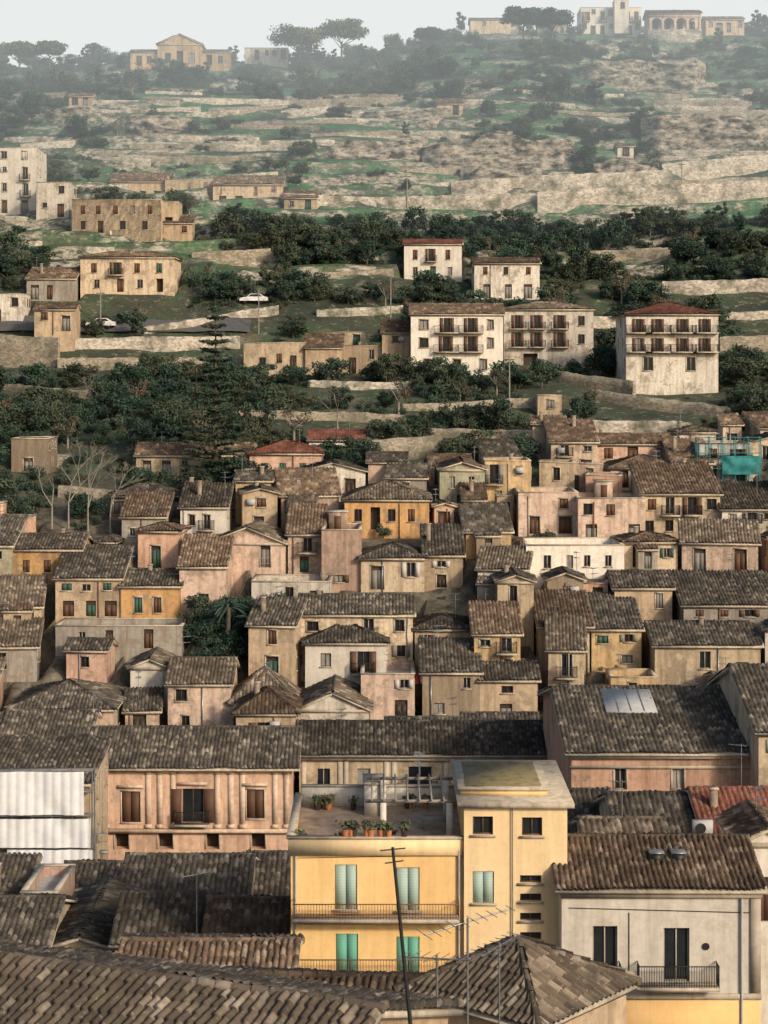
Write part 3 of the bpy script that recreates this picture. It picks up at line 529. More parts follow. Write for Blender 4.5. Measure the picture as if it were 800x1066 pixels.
mw.poly([(WA,-.35,-6),(WA,-.35,zA),(WA,0,zA),(WA,0,-6)],'yellow')
mw.poly([(X(590),D,zA),(WA,D,zA),(WA,D,zB),(X(590),D,zB)],'yellowp')
mt.box(WA-.3,X(590)+.3,-.65,D+.2,zB,zB+.2,'stonetrim')
mw.box(WA-.1,X(572),1.0,6.8,zB+.202,zB+.45,'yellow'); mt.box(WA-.22,X(572)+.12,.88,6.92,zB+.452,zB+.56,'stonetrim'); mt.box(WA+.15,X(572)-.25,1.25,6.55,zB+.562,zB+.6,'mossroof')
mt.poly([(0,0,zA),(WA,0,zA),(WA,D,zA),(0,D,zA)],'terrfloor')
mw.box(-.12,WA-.003,-.15,.12,zA-.25,zA+.5,'yellowp'); mw.box(-.12,.12,.122,D,zA-.25,zA+.55,'yellowp'); mt.box(-.2,WA-.003,-.22,.18,zA+.502,zA+.58,'stonetrim'); mt.box(-.2,.18,.182,D,zA+.552,zA+.62,'stonetrim')
mw.box(.122,WA-.003,D-.2,D,zA-.25,zA+.95,'whiteclean'); mt.box(.1,WA-.003,D-.26,D+.06,zA+.952,zA+1.03,'stonetrim')
mw.box(X(378),X(398),D-2.2,D-.202,zA,zA+1.5,'whiteclean'); mt.box(X(376),X(400),D-2.3,D-.15,zA+1.502,zA+1.6,'stonetrim')
for x in (X(396),X(466)):
    for y in (1.4,6.2): mt.box(x,x+.28,y,y+.28,zA+.002,zA+1.75,'whiteclean')
for y in (1.4,6.2): mt.box(X(380),WA,y+.04,y+.2,zA+1.752,zA+1.88,'barkpale')
for k in range(7): x=X(386)+k*.55; mt.box(x,x+.08,1.2,6.7,zA+1.883,zA+1.95,'barkpale')
rr=random.Random(5)
for k in range(24):
    x=rr.uniform(2.4,5.2) if k<11 else rr.uniform(.4,7.2); y=rr.choice([-.02,.0]) if k<11 else rr.choice([.4,.6,7.9,7.6]); r=rr.uniform(.12,.2); bz=.585 if y<.2 else .003
    md.tube((x,y,zA+bz),(x,y,zA+bz+.3),r*.75,rr.choice(['terracotta','terracotta','door']),8,r)
    for j in range(34):
        c=np.array([x+rr.gauss(0,.14),y+rr.gauss(0,.12),zA+bz+.32+rr.random()*.35]); a=np.array([rr.gauss(0,1) for _ in range(3)])*.06; b_=np.array([rr.gauss(0,1) for _ in range(3)])*.06
        md.poly([c-a,c-b_,c+a,c+b_],rr.choice(['f_mid','f_olive','f_warm']))
md.box(X(440),X(470),3.5,4.2,zA+.42,zA+.48,'barkpale')
for xx in (X(442),X(467)):
    for yy in (3.55,4.1): md.box(xx,xx+.06,yy,yy+.06,zA+.002,zA+.42,'barkpale')
def pbx(a0,a1,b0,b1,f0,f1,mat): md.box(a0,a1,-f1,-f0,b0,b1,mat)
balcony(pbx,X(306),X(478),zb(951),1.0,.13,'rust','stonetrim',.7)
balcony(pbx,X(306),X(478),zb(1014),1.0,.13,'rust','stonetrim')
md.box(X(306),WA-.01,-.05,-.003,zb(962),zb(958.5),'stonetrim'); md.tube((X(478),-.12,0),(X(478),-.12,zA),.05,'panelw',8); md.tube((X(533),-.45,0),(X(533),-.45,zB-.02),.03,'alu',6)
md.tube((X(308),-.1,0),(X(308),-.1,zA-.3),.04,'panelw',8); md.tube((X(310),-.03,zb(893)),(X(480),-.03,zb(890)),.015,'iron',4)
antenna(md,X(440),D-.5,zA+.9,1.8)
mw.obj('walls',yb); md.obj('windows_balconies_and_pots',yb); mt.obj('terrace_and_roof',yb)
FOOT.append((-4.5,8.5,86,95,-31))
# ------------------------------------------------------------------ white sheeted scaffold building at left
sc=empty('sheeted_scaffold',W3(-30,915,128)); s=F/128; mb=MB(); q=lambda px:(px+30)/s; z_=lambda py:(915-py)/s
def sheet(x0,x1,z0,z1):
    nu,nv=90,14; U,V=np.meshgrid(np.linspace(x0,x1,nu),np.linspace(z0,z1,nv)); Y=-.06*np.abs(np.sin(U*5.2))-.25*vn(U/1.1,V/1.6,3)
    mb.grid(np.stack([U,Y,V],-1),np.stack([U,V],-1),'sheet')
sheet(q(-30),q(88),z_(848),z_(803)); sheet(q(-30),q(95),z_(882),z_(852)); sheet(q(8),q(97),z_(909),z_(884))
for x in np.arange(q(-30),q(98),1.35): mb.tube((x,.1,-4),(x,.1,z_(800)),.05,'alu'); mb.tube((x,1.2,-4),(x,1.2,z_(800)),.05,'alu')
for p in (803,825,850,867,883,905): mb.tube((0,.05,z_(p)),(q(97),.05,z_(p)),.045,'alu'); mb.box(0,q(96),.2,1.1,z_(p)-.06,z_(p),'barkpale')
mb.obj('sheets_and_poles',sc)
HP('scaffolded_house',-40,93,816,915,'sand','shed','tdark',D=9,d=129.5,pitch=8,ops=[(20,34,860,885,'win','n')],extra=False)
# teal netting
tl=empty('teal_netted_scaffold',(0,0,0)); 
HP('bluewhite_house',728,784,462,503,'bluew',f,D=7,fl=2,balc=0,extra=False)
dd=find_d(756,503); s=F/dd; mb=MB(); x0=(724-400)/s; x1=(790-400)/s; z0=(HY-503)/s
nu,nv=60,24; U,V=np.meshgrid(np.linspace((750-400)/s,x1,nu),np.linspace(z0+1,(HY-474)/s,nv)); mb.grid(np.stack([U,dd-1.3-.3*vn(U/.8,V/.8,2),V],-1),np.stack([U,V],-1),'net')
for k in range(6):
    x=x0+(x1-x0)*k/5; mb.tube((x,dd-1.2,z0-2),(x,dd-1.2,(HY-454)/s),.05,'net'); mb.tube((x,dd-.3,z0-2),(x,dd-.3,(HY-454)/s),.05,'net')
for k in range(4):
    z=z0+(48/s)*k/3; mb.tube((x0,dd-1.22,z),(x1,dd-1.22,z),.045,'net'); mb.box(x0,x1,dd-1.15,dd-.4,z-.05,z,'net')
mb.obj('netting_and_poles',tl); FOOT.append((x0,x1,dd-5,dd,-9))
# arched villa on the ridge
d=430; s=F/d; av=empty('arched_villa',((676-400)/s,d,(HY-30)/s)); mb=MB(); W=54/s; H=16/s
for k in range(5):
    x=k*(W-.6)/4; mb.box(x,x+.6,0,.6,-4,H-1.0,'palepink')
for k in range(4):
    x0=k*(W-.6)/4+.6; x1=(k+1)*(W-.6)/4; c=(x0+x1)/2; r=(x1-x0)/2
    ts=np.linspace(0,math.pi,9)
    for t0,t1 in zip(ts[:-1],ts[1:]): mb.poly([(c+r*math.cos(t0),0,H-1.9+.9*math.sin(t0)),(c+r*math.cos(t1),0,H-1.9+.9*math.sin(t1)),(c+r*math.cos(t1),0,H-.9),(c+r*math.cos(t0),0,H-.9)],'palepink')
mb.box(0,W,-.01,.6,H-.9,H,'palepink'); mb.box(0,W,2.6,8,-4,H,'cream'); mb.box(-.2,W+.2,-.2,2.6,-4,-.1,'stonepale')
for k in range(4): x=k*(W-.6)/4+1.4; mb.box(x,x+1,2.5,2.598,0,2.1,'glass')
mb.obj('arcade',av); mb=MB(); slope(mb,(-.4,-.4,H+.05),(1,0,0),(0,.96,.28),W+.8,4.7,'tbrown'); slope(mb,(W+.4,8.6,H+.05),(-1,0,0),(0,-.96,.28),W+.8,4.7,'tbrown'); mb.obj('roof',av)
FOOT.append(((676-400)/s,(730-400)/s,430,438,(HY-30)/s))
# ------------------------------------------------------------------ rows of old-town houses
wl=['cream','tan','sand','grey','ochre','palepink','brownw','white','pink','roseold','tan','sand','cream','salmon','whiteclean','grey','orange','brownw','palepink','cream','pink']
def hit(x0,x1,y0,y1,m=.2):
    return any(x0<q[1]+m and x1>q[0]-m and y0<q[3]+m and y1>q[2]-m for q in FOOT)
def veg_zone(px,py):
    if py<468: return True
    if px<135 and py<568: return True
    if px<320 and py<522: return True
    if 320<=px<570 and py<505: return True
    if 180<px<308 and 622<py<698: return True
    return False
def fill(d0,d1,step,wr,dr,hs,ann,skip):
    dd=d0
    while dd<d1:
        x=-78+R.uniform(0,4)
        while x<78:
            W=R.uniform(*wr); Dp=R.uniform(*dr); y=dd+R.uniform(-1.6,1.6); cx=x+W/2; z=float(hgt(cx,y)); py=HY-F*z/y; px=400+F*cx/y
            done=False
            if not veg_zone(px,py) and R.random()>skip:
                for Wt,xo in ((W,0),(W*.65,0),(W*.65,W*.35)):
                    if not hit(x+xo,x+xo+Wt,y,y+Dp,.02):
                        H=R.choice(hs)
                        if dd>200: H=min(H,R.uniform(2.7,3.8))
                        build_house('old_town_house',(x+xo,y,z),Wt,Dp,H,yaw=R.uniform(-.18,.18),wall=R.choice(wl),roof=R.choice(['gable','gable','shed','shed','shed','gabley','gabley','hip','flat','flat']),tl=R.choice(['tdark','tdark','tdark','tbrown','tlight']),pitch=R.uniform(13,22),fl=1 if H<3.9 else 2,dens=.95,det=1 if dd<185 else 0,side=(dd<190),annex=R.random()<ann)
                        done=True; break
            x+=(W if done else 1.2)+R.choice([.05,.1,.3,1.2])
        dd+=step
fill(151,224,4.9,(3.2,7.6),(4.0,5.6),[2.4,2.8,3.2,3.6,4.2,4.8,5.6],.5,.10)
fill(149,222,2.6,(2.4,4.2),(2.6,3.6),[2.0,2.4,2.8,3.2],0,.35)
# ------------------------------------------------------------------ terrain mesh
xs=np.concatenate([-np.geomspace(1800,155,26),np.arange(-150,150.1,1.0),np.geomspace(155,1800,26)])
ys=np.concatenate([np.linspace(-400,110,30),np.arange(112,300,.8),np.arange(300,450,.5),np.geomspace(451,3000,40)])
XX,YY=np.meshgrid(xs,ys); ZZ=hgt(XX,YY)
for a,b_,c,e_,bz in FOOT:
    m=(XX>a-.5)&(XX<b_+.5)&(YY>c-.3)&(YY<e_+.6); ZZ[m]=np.minimum(ZZ[m],bz-.25)
mb=MB(); mb.grid(np.stack([XX,YY,ZZ],-1),np.stack([XX,YY],-1),'groundm'); mb.obj('hillside_ground',smooth=False)
# ------------------------------------------------------------------ walls and road on the hill
wall_seg('road_retaining_wall',390,205,560,201,9,'stonepale',keep=True); wall_seg('road_retaining_wall',560,199,680,192,13,'stonepale',331,333,keep=True); wall_seg('road_retaining_wall',680,192,830,187,17,'stonepale',333,334,keep=True)
wall_seg('road_retaining_wall',296,200,392,206,9,'stonepale',keep=True)
wall_seg('road_parapet',470,188,700,176,6,'stonepale',338,341,keep=True); wall_seg('road_retaining_wall',690,170,830,158,12,'stonepale',keep=True)
wall_seg('ramp_wall',150,340,290,318,9,'stonepale',keep=True); wall_seg('road_retaining_wall',40,352,250,350,14,'stonepale',keep=True); wall_seg('road_retaining_wall',-30,345,60,352,30,'stone',keep=True); wall_seg('road_retaining_wall',60,372,255,372,12,'stone',keep=True)
wall_seg('stone_wall',560,382,660,398,14,'stone',keep=5); wall_seg('stone_wall',690,292,830,290,14,'stonepale',keep=True); wall_seg('stone_wall',750,350,830,348,16,'stone',keep=True); wall_seg('stone_wall',752,325,830,322,10,'stonepale',keep=True)
wall_seg('stone_wall',385,458,460,452,22,'stone',keep=5); wall_seg('stone_wall',620,405,760,425,12,'stone',keep=5); wall_seg('stone_wall',560,435,720,440,12,'stonepale',keep=True); wall_seg('stone_wall',440,445,560,448,10,'stone',keep=5)
wall_seg('stone_wall',60,505,150,512,14,'stone',keep=4); wall_seg('stone_wall',230,512,350,520,16,'stone'); wall_seg('stone_wall',320,395,430,398,8,'stonepale',keep=8); wall_seg('stone_wall',0,398,120,410,8,'stone',keep=5)
wall_seg('stone_wall',240,425,420,432,9,'stone',keep=5); wall_seg('stone_wall',120,440,250,446,8,'stone'); wall_seg('stone_wall',420,420,560,415,9,'stone',keep=5); wall_seg('stone_wall',0,430,90,436,9,'stone')
wall_seg('terrace_wall',580,262,700,258,8,'stone',keep=7); wall_seg('terrace_wall',300,285,410,280,7,'stone',keep=7); wall_seg('terrace_wall',330,322,420,318,8,'stonepale',keep=8); wall_seg('terrace_wall',200,262,300,258,7,'stone',keep=7); wall_seg('terrace_wall',590,330,650,328,10,'stonepale',keep=7)
# the road on the left, a paved sheet lying on the slope between the retaining walls
mb=MB(); P=[]
for px in range(-30,261,10):
    dm=find_d(px,352)+.9; x=(px-400)*dm/F
    P.append([(x,dm,float(hgt(x,dm))+.45),(x,dm+4.2,float(hgt(x,dm+4.2))+.3)])
g=np.array(P).transpose(1,0,2); mb.grid(g,np.zeros(g.shape[:2]+(2,)),'asphalt'); mb.obj('hillside_road')
for k in range(80):
    x=R.uniform(-20,780); y=R.uniform(85,300); 
    if y>200 and x>150: y=R.uniform(80,190)
    wall_seg('terrace_wall',x,y,x+R.uniform(40,130),y+R.uniform(-4,4),R.uniform(3,6),R.choice(['stone','stonepale','stonepale']),keep=4 if k%2 else False)
def rockface(x0,x1,yt,yb_,seed):
    d=find_d((x0+x1)/2,yb_)-1.5; s=F/d; W=(x1-x0)/s; H=(yb_-yt)/s; nu=int(W/.35)+2; nv=int(H/.3)+14
    mb=MB(); t=np.linspace(0,1,nv); U,T=np.meshgrid(np.linspace(0,W,nu),t)
    prof_y=np.where(T<.72,T/.72*H*.15,H*.15+(T-.72)/.28*6); prof_z=np.where(T<.72,-2+T/.72*(H+2),H+(T-.72)/.28*.6)
    n1=vn(U/2.2,prof_z/1.0,seed); n2=vn(U/.8,prof_z/.45,seed+1); n3=vn(U/7,prof_z/9,seed+2)
    Y=d+prof_y+1.6*(n1-.5)+.8*(n2-.5)+4*(n3-.5); edge=np.minimum(U,W-U); Y+=np.maximum(0,3-edge)*1.0
    Z=(HY-yb_)/s+prof_z*(.7+.5*vn(U/4,U*0,seed+3))+.3*(n2-.5)
    mb.grid(np.stack([(x0-400)/s+U,Y,Z],-1),np.stack([U,T],-1),'rock'); mb.obj('rock_outcrop'); KEEP.append(((x0-400)/s+1,(x1-400)/s-1,d-7,d+2))
for q in [(605,738,62,92,11),(670,805,120,154,13),(330,440,145,166,15),(440,600,143,178,17),(480,600,174,190,33),(620,690,166,184,23),(120,200,120,130,27),(40,110,112,124,41),(380,470,112,124,43)]: rockface(*q)
# ------------------------------------------------------------------ vegetation prototypes
def crown(mb,rs,cx,cy,cz,rx,rz,ncl,nlf,lf,mats,flat=False):
    for i in range(ncl):
        a=rs.rand()*6.283; rr=math.sqrt(rs.rand())*.8; zz=(rs.rand()*2-1)*.75*math.sqrt(1-rr*rr) if not flat else rs.rand()*.5
        c=np.array([cx+rx*rr*math.cos(a),cy+rx*rr*math.sin(a),cz+rz*zz]); r=rx*rs.uniform(.26,.46)
        n=nlf; v=rs.normal(size=(n,3)); v/=np.linalg.norm(v,axis=1)[:,None]; rad=r*(rs.rand(n,1)**.4)
        P=c+v*rad*np.array([1,1,.75 if not flat else .45])
        t=v+rs.normal(size=(n,3))*.7; a1=np.cross(t,rs.normal(size=(n,3))); a1/=np.linalg.norm(a1,axis=1)[:,None]; b1=np.cross(t,a1); b1/=np.linalg.norm(b1,axis=1)[:,None]
        sz=lf*rs.uniform(.5,1.2,(n,1)); V=np.stack([P-a1*sz,P-b1*sz*.6,P+a1*sz,P+b1*sz*.6],1).reshape(-1,3)
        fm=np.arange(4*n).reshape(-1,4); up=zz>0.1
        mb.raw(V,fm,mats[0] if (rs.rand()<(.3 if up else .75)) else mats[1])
def trunk(mb,rs,h,r,mat='bark',limbs=5,sp=1.5,up=1.2):
    mb.tube((0,0,-.6),(rs.normal()*.1,rs.normal()*.1,h),r,mat,7,r*.6)
    for k in range(limbs):
        a=6.283*k/limbs+rs.rand(); z=h*rs.uniform(.7,1); e=(math.cos(a)*sp*rs.uniform(.6,1),math.sin(a)*sp*rs.uniform(.6,1),z+up*rs.uniform(.6,1.2)); mb.tube((0,0,z),e,r*.45,mat,5,r*.15)
PRO=[]
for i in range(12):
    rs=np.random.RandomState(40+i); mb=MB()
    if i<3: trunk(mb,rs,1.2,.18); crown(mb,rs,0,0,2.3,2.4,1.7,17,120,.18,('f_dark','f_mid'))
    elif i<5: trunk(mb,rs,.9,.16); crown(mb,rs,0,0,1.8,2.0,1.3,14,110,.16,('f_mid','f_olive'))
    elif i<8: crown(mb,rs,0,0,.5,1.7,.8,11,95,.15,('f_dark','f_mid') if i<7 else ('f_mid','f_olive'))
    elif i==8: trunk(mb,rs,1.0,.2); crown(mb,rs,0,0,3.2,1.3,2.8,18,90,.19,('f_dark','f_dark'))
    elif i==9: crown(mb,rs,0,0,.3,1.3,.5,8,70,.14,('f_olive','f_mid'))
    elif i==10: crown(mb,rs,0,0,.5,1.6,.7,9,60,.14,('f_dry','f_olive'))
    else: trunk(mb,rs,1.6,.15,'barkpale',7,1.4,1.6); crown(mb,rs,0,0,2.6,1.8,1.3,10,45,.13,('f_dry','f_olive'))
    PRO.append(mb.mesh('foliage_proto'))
FA=np.array([q[:4] for q in FOOT]); KA=np.array(KEEP)
def scatter(name,n,x0,x1,y0,y1,acc,protos,smin,smax,front=3,fh=8):
    e=empty(name); c=0; t=0
    fr=np.where(FA[:,2]<225,front,max(front,fh)); fr=np.where((FA[:,2]>305)&(FA[:,2]<345),13,fr)
    while c<n and t<n*12:
        t+=1; y=R.uniform(y0,y1); x=R.uniform(x0,x1); z=float(hgt(x,y)); px=400+F*x/y; py=HY-F*z/y
        if R.random()>acc(px,py,x,y): continue
        if np.any((FA[:,0]-1.5<x)&(x<FA[:,1]+1.5)&(FA[:,2]-fr<y)&(y<FA[:,3]+.5)): continue
        if np.any((KA[:,0]<x)&(x<KA[:,1])&(KA[:,2]<y)&(y<KA[:,3])): continue
        o=bpy.data.objects.new('tree_clump',PRO[R.choice(protos)]); s=R.uniform(smin,smax); o.scale=(s*R.uniform(.8,1.25),s*R.uniform(.8,1.25),s*R.uniform(.75,1.15)); o.rotation_euler=(0,0,R.uniform(0,6.28)); o.location=(x,y,z-.15)
        o.parent=e; scene.collection.objects.link(o); c+=1
cl=lambda x,y,a,b_: float(sst(a,b_,vn(x/14,y/14,8)))
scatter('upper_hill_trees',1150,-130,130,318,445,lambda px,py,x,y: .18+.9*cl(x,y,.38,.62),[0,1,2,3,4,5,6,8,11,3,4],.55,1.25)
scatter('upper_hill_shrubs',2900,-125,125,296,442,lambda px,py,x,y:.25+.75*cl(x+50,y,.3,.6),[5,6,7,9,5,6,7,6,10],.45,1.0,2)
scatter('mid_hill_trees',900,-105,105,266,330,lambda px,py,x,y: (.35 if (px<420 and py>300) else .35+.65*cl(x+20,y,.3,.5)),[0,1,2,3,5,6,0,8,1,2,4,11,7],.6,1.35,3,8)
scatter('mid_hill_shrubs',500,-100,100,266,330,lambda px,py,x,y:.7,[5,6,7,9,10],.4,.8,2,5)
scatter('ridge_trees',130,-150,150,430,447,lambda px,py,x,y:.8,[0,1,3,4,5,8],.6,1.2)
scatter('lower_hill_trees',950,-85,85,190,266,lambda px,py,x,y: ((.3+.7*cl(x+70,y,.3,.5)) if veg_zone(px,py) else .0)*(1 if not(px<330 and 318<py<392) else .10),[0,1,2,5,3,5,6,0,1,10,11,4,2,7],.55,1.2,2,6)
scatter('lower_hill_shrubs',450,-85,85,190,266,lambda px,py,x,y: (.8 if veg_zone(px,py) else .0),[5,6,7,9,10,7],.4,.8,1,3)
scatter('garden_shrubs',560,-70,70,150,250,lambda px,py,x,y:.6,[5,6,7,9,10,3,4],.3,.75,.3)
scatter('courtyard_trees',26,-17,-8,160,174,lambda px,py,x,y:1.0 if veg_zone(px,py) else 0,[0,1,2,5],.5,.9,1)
# ---- individual trees
def place(name,mb,loc,sc=1,yaw=0):
    o=mb.obj(name); o.location=loc; o.scale=(sc,sc,sc); o.rotation_euler=(0,0,yaw); return o
def ground_at(px,py): 
    d=find_d(px,py); x=(px-400)*d/F; return (x,d,float(hgt(x,d)))
rs=np.random.RandomState(2); mb=MB(); H=20; mb.tube((0,0,-1),(0,0,H),.28,'bark',8,.04)
for t in range(20):
    z=2.2+t*(H-2.6)/19.5; L=4.0*(1-(z/H))**.75+.4; nb=7
    for k in range(nb):
        a=6.283*k/nb+t*.5+rs.rand()*.3; L2=L*rs.uniform(.75,1.1); ca,sa=math.cos(a),math.sin(a); zs=z+rs.uniform(-.12,.12)
        e=(ca*L2,sa*L2,zs+.12*L2); mb.tube((0,0,zs),e,.06,'bark',4,.02)
        n=int(46*L2); tt=rs.rand(n)**.7; P=np.stack([ca*L2*tt,sa*L2*tt,zs+.12*L2*tt],1)+rs.normal(size=(n,3))*[.17,.17,.07]
        a1=rs.normal(size=(n,3))*[1,1,.4]*.14; b1=rs.normal(size=(n,3))*[.6,.6,.8]*.09
        V=np.stack([P-a1,P-b1,P+a1,P+b1],1).reshape(-1,3); mb.raw(V,np.arange(4*n).reshape(-1,4),'f_mid' if rs.rand()<.5 else 'f_olive')
x,y,z=ground_at(226,508); place('norfolk_pine_tree',mb,(x,y-1.5,z-.3))
for (px,py,w,h,sd) in [(312,66,68,46,1),(356,62,60,52,2),(20,68,44,34,3),(52,68,40,34,4),(545,80,44,46,5),(575,78,46,44,6),(448,68,34,28,8)]:
    rs=np.random.RandomState(sd); d=430 if py<70 else 412; s=F/d; W=w/s; Hh=h/s; mb=MB(); trunk(mb,rs,Hh*.55,.3,'bark',7,W*.33,Hh*.22)
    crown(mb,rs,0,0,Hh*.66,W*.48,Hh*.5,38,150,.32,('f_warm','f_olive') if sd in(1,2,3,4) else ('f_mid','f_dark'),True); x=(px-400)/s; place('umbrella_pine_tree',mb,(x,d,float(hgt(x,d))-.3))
def bare(px,py,h,sd,spread=.5,mat='barkpale'):
    rs=np.random.RandomState(sd); mb=MB()
    def br(p,dv,L,r,n):
        q=p+dv*L; mb.tube(p,q,r,mat,5,r*.65)
        if n==0: return
        for k in range(2 if n>2 else 3):
            nd_=dv+rs.normal(size=3)*spread; nd_[2]=abs(nd_[2])*.8+.15; nd_/=np.linalg.norm(nd_); br(q,nd_,L*rs.uniform(.7,.85),r*.62,n-1)
    br(np.array([0,0,-.4]),np.array([0,0,1.]),h*.25,.12,6); x,y,z=ground_at(px,py); place('bare_tree',mb,(x,y-2,z))
bare(98,432,6,1); bare(352,445,6.5,2); bare(75,545,10,3,.35); bare(95,548,9,4,.35); bare(58,545,9,5,.35); bare(118,550,8,8,.35); bare(35,66,6,6)
for (px,py,h,sd) in [(238,680,4.2,1),(262,684,3.2,2)]:
    rs=np.random.RandomState(sd); mb=MB(); mb.tube((0,0,-.5),(.1,0,h),.25,'bark',8,.2)
    for k in range(30):
        a=rs.rand()*6.283; el=rs.uniform(-.3,1.2); L=rs.uniform(1.6,2.2); pv=None
        for j in range(7):
            t=j/6; r_=L*t*math.cos(el*(1-t*.3)); zz=h+L*t*math.sin(el)-1.3*t*t*L*.5; p=np.array([.1+math.cos(a)*r_,math.sin(a)*r_,zz]); sd_=np.array([-math.sin(a),math.cos(a),-.5])*.2*(1-abs(t-.4))
            if pv is not None: mb.poly([pv[0],p,p+sd_,pv[0]+pv[1]],'f_dark' if k%2 else 'f_mid'); mb.poly([pv[0],p,p-sd_*[1,1,-1],pv[0]-pv[1]*[1,1,-1]],'f_dark')
            pv=(p,sd_)
    x,y,z=ground_at(px,py); place('palm_tree',mb,(x,y-1,z))
# ------------------------------------------------------------------ cars, poles, antennas
def car(loc,mat,yaw=0):
    e=empty('parked_car',loc,yaw); mb=MB(); prof=[(0,.35),(0,.75),(.5,.85),(1.1,.95),(1.6,1.4),(3.0,1.42),(3.7,.98),(4.2,.9),(4.25,.35)]
    a=[(x,-.8,z) for x,z in prof]; b_=[(x,.8,z) for x,z in prof]; mb.poly(a,mat); mb.poly(b_[::-1],mat)
    for i in range(len(prof)): j=(i+1)%len(prof); mb.poly([a[i],b_[i],b_[j],a[j]],mat)
    for yy in(-.81,.81): mb.poly([(1.3,yy,.98),(3.4,yy,.98),(2.95,yy,1.34),(1.65,yy,1.32)],'glass')
    mb.obj('body',e); mb=MB()
    for x in(.85,3.35):
        for y0 in(-.86,.66): mb.tube((x,y0,.33),(x,y0+.2,.33),.33,'rubber',12)
    mb.obj('wheels',e)
car(ground_at(250,316),'carwhite'); dm=find_d(90,352)+2.6; x=(90-400)*dm/F; car((x,dm,float(hgt(x,dm))+.42),'carwhite',.03)
for (px,py,h) in [(407,336,7),(106,345,6),(530,440,8),(424,212,5),(709,205,6),(270,345,6)]:
    mb=MB(); mb.tube((0,0,-1),(0,0,h),.12,'barkpale',6,.08); mb.box(-.6,.6,-.05,.05,h-.6,h-.5,'iron'); x,y,z=ground_at(px,py); place('utility_pole',mb,(x,y-1,z))
mb=MB(); a=W3(431,1100,38); b_=W3(409,882,38); mb.tube(a,b_,.045,'iron',8,.03); 
for t,w in ((.99,.25),(.93,.18)):
    c=np.array(a)+(np.array(b_)-np.array(a))*t; mb.tube(c-[w,.1,0],c+[w,.1,0],.015,'iron',5)
mb.obj('antenna_mast')
def yagi(x,y,z0,h,yaw,L=2.2,n=9,tilt=.05):
    e=empty('tv_antenna',(x,y,z0),yaw); mb=MB(); mb.tube((0,0,-2),(0,0,h),.03,'alu',6); mb.tube((-L/2,0,h-.1-tilt*L),(L/2,0,h-.1+tilt*L),.022,'alu',5)
    for k in range(n):
        t=-L/2+L*k/(n-1); w=.55-.03*k; mb.tube((t,-w,h-.08+tilt*2*t),(t,w,h-.08+tilt*2*t),.012,'alu',4)
    mb.obj('mast_and_elements',e)
x,y,z=W3(487,1040,52); yagi(x,y,z,2.2,.4,2.6,10,.08); x,y,z=W3(455,1060,48); yagi(x,y,z,1.6,-.5,2.0,8,.05); x,y,z=W3(520,1040,54); yagi(x,y,z,1.6,.9,1.8,8); x,y,z=W3(205,960,92); yagi(x,y,z,2.4,.3,1.4,6); x,y,z=W3(300,1060,60); yagi(x,y,z,1.0,.3,1.8,7)
mb=MB(); x,y,z=W3(722,870,92); mb.box(x,x+.95,y,y+.4,z,z+.7,'panelw'); mb.tube((x+.35,y-.01,z+.35),(x+.35,y-.03,z+.35),.26,'iron',14); mb.box(x+.05,x+.15,y,y+.4,z-1,z,'iron'); mb.box(x+.8,x+.9,y,y+.4,z-1,z,'iron'); mb.obj('air_conditioner')
x,y,z=W3(428,722,163); e=empty('laundry_line',(x,y-1.5,z)); mb=MB(); mb.tube((0,0,0),(0,0,2),.03,'alu'); mb.tube((3,0,0),(3,0,2),.03,'alu'); mb.tube((0,0,1.95),(3,0,1.95),.01,'iron',4)
for k,mn in enumerate(['clothred','clothwhite','clothblue','clothred','clothwhite']): mb.poly([(.2+k*.55,-.02,1.94),(.62+k*.55,-.02,1.94),(.6+k*.55,-.1,1.1+.1*(k%3)),(.22+k*.55,-.05,1.05+.1*(k%2))],mn)
mb.obj('clothes',e)
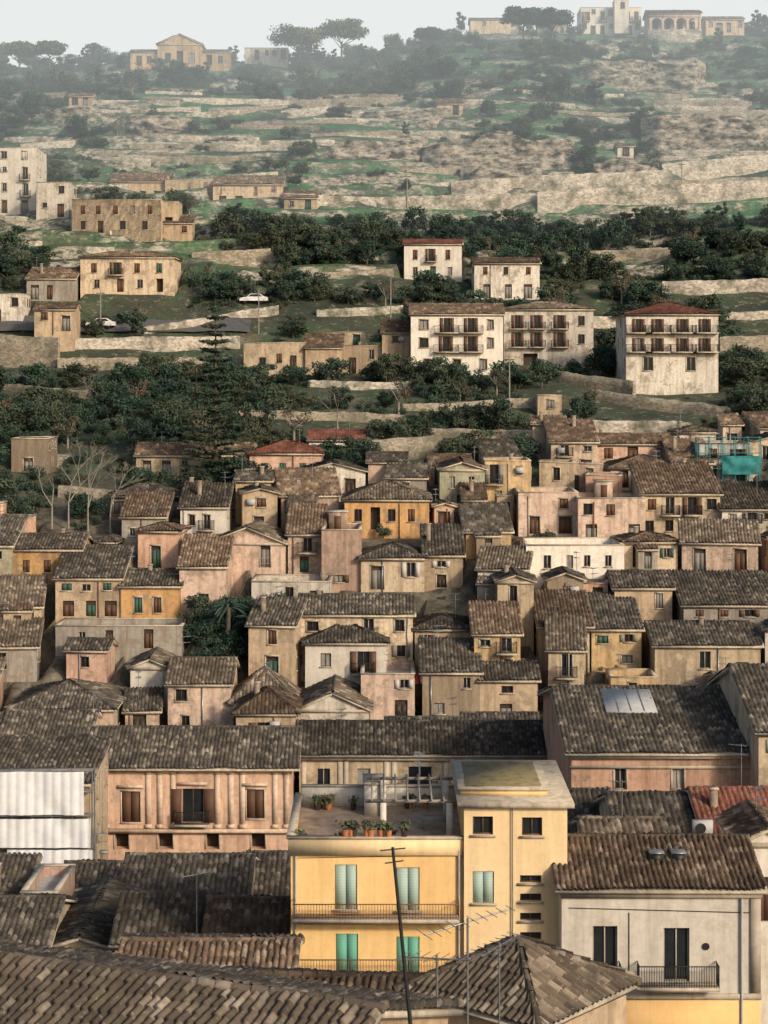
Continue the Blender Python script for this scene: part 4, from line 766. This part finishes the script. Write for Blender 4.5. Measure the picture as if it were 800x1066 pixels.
# ------------------------------------------------------------------ haze over the ridge: absorbing boxes that glow in place of scattered light
def hazeglow(nm,SG,col,b):
    m=bpy.data.materials.new(nm); m.use_nodes=True; nt=m.node_tree; nt.nodes.clear(); o=nt.nodes.new('ShaderNodeOutputMaterial')
    ab=nt.nodes.new('ShaderNodeVolumeAbsorption'); ab.inputs['Color'].default_value=(0,0,0,1); ab.inputs['Density'].default_value=SG; em=nt.nodes.new('ShaderNodeEmission'); em.inputs['Color'].default_value=col; em.inputs['Strength'].default_value=SG  # emission stands in for daylight scattered by the haze
    ad=nt.nodes.new('ShaderNodeAddShader'); nt.links.new(ab.outputs[0],ad.inputs[0]); nt.links.new(em.outputs[0],ad.inputs[1]); nt.links.new(ad.outputs[0],o.inputs['Volume'])
    MT[nm]=m; mb=MB(); mb.box(*b,nm); mb.obj('glowing_haze')
hazeglow('hazeglow1',.0030,(.74,.80,.79,1),(-400,400,310,452,-20,100))
hazeglow('hazeglow2',.0036,(.90,.90,.88,1),(-600,600,452.5,1150,30,260))  # box behind the crest, its glow whitens the sky
# ------------------------------------------------------------------ light, sky, camera
el=math.radians(25); az=math.radians(140)
sd=Vector((math.sin(az)*math.cos(el),math.cos(az)*math.cos(el),math.sin(el)))
w=bpy.data.worlds.new('World'); scene.world=w; w.use_nodes=True; nt=w.node_tree; bg=nt.nodes['Background']; sk=nt.nodes.new('ShaderNodeTexSky'); sk.sky_type='NISHITA'; sk.sun_disc=False; sk.sun_elevation=el; sk.sun_rotation=az; sk.dust_density=4
nt.links.new(sk.outputs[0],bg.inputs[0]); bg.inputs[1].default_value=.15
l=bpy.data.lights.new('sun','SUN'); l.energy=2.9; l.angle=math.radians(5); l.color=(1,.84,.64); lo=bpy.data.objects.new('sun',l); scene.collection.objects.link(lo); lo.rotation_euler=(-sd).to_track_quat('-Z','Y').to_euler()
cam=bpy.data.cameras.new('camera'); co=bpy.data.objects.new('camera',cam); scene.collection.objects.link(co); co.location=(0,0,0); co.rotation_euler=(math.radians(90),0,0)
cam.sensor_fit='VERTICAL'; cam.sensor_height=24; cam.sensor_width=18; cam.lens=F/1066*24; cam.shift_y=-(533-HY)/1066; cam.clip_end=6000; cam.clip_start=.5
scene.camera=co
scene.view_settings.view_transform='Standard'; scene.view_settings.look='None'; scene.view_settings.exposure=0
print('houses',len(FOOT),'objects',len(bpy.data.objects))
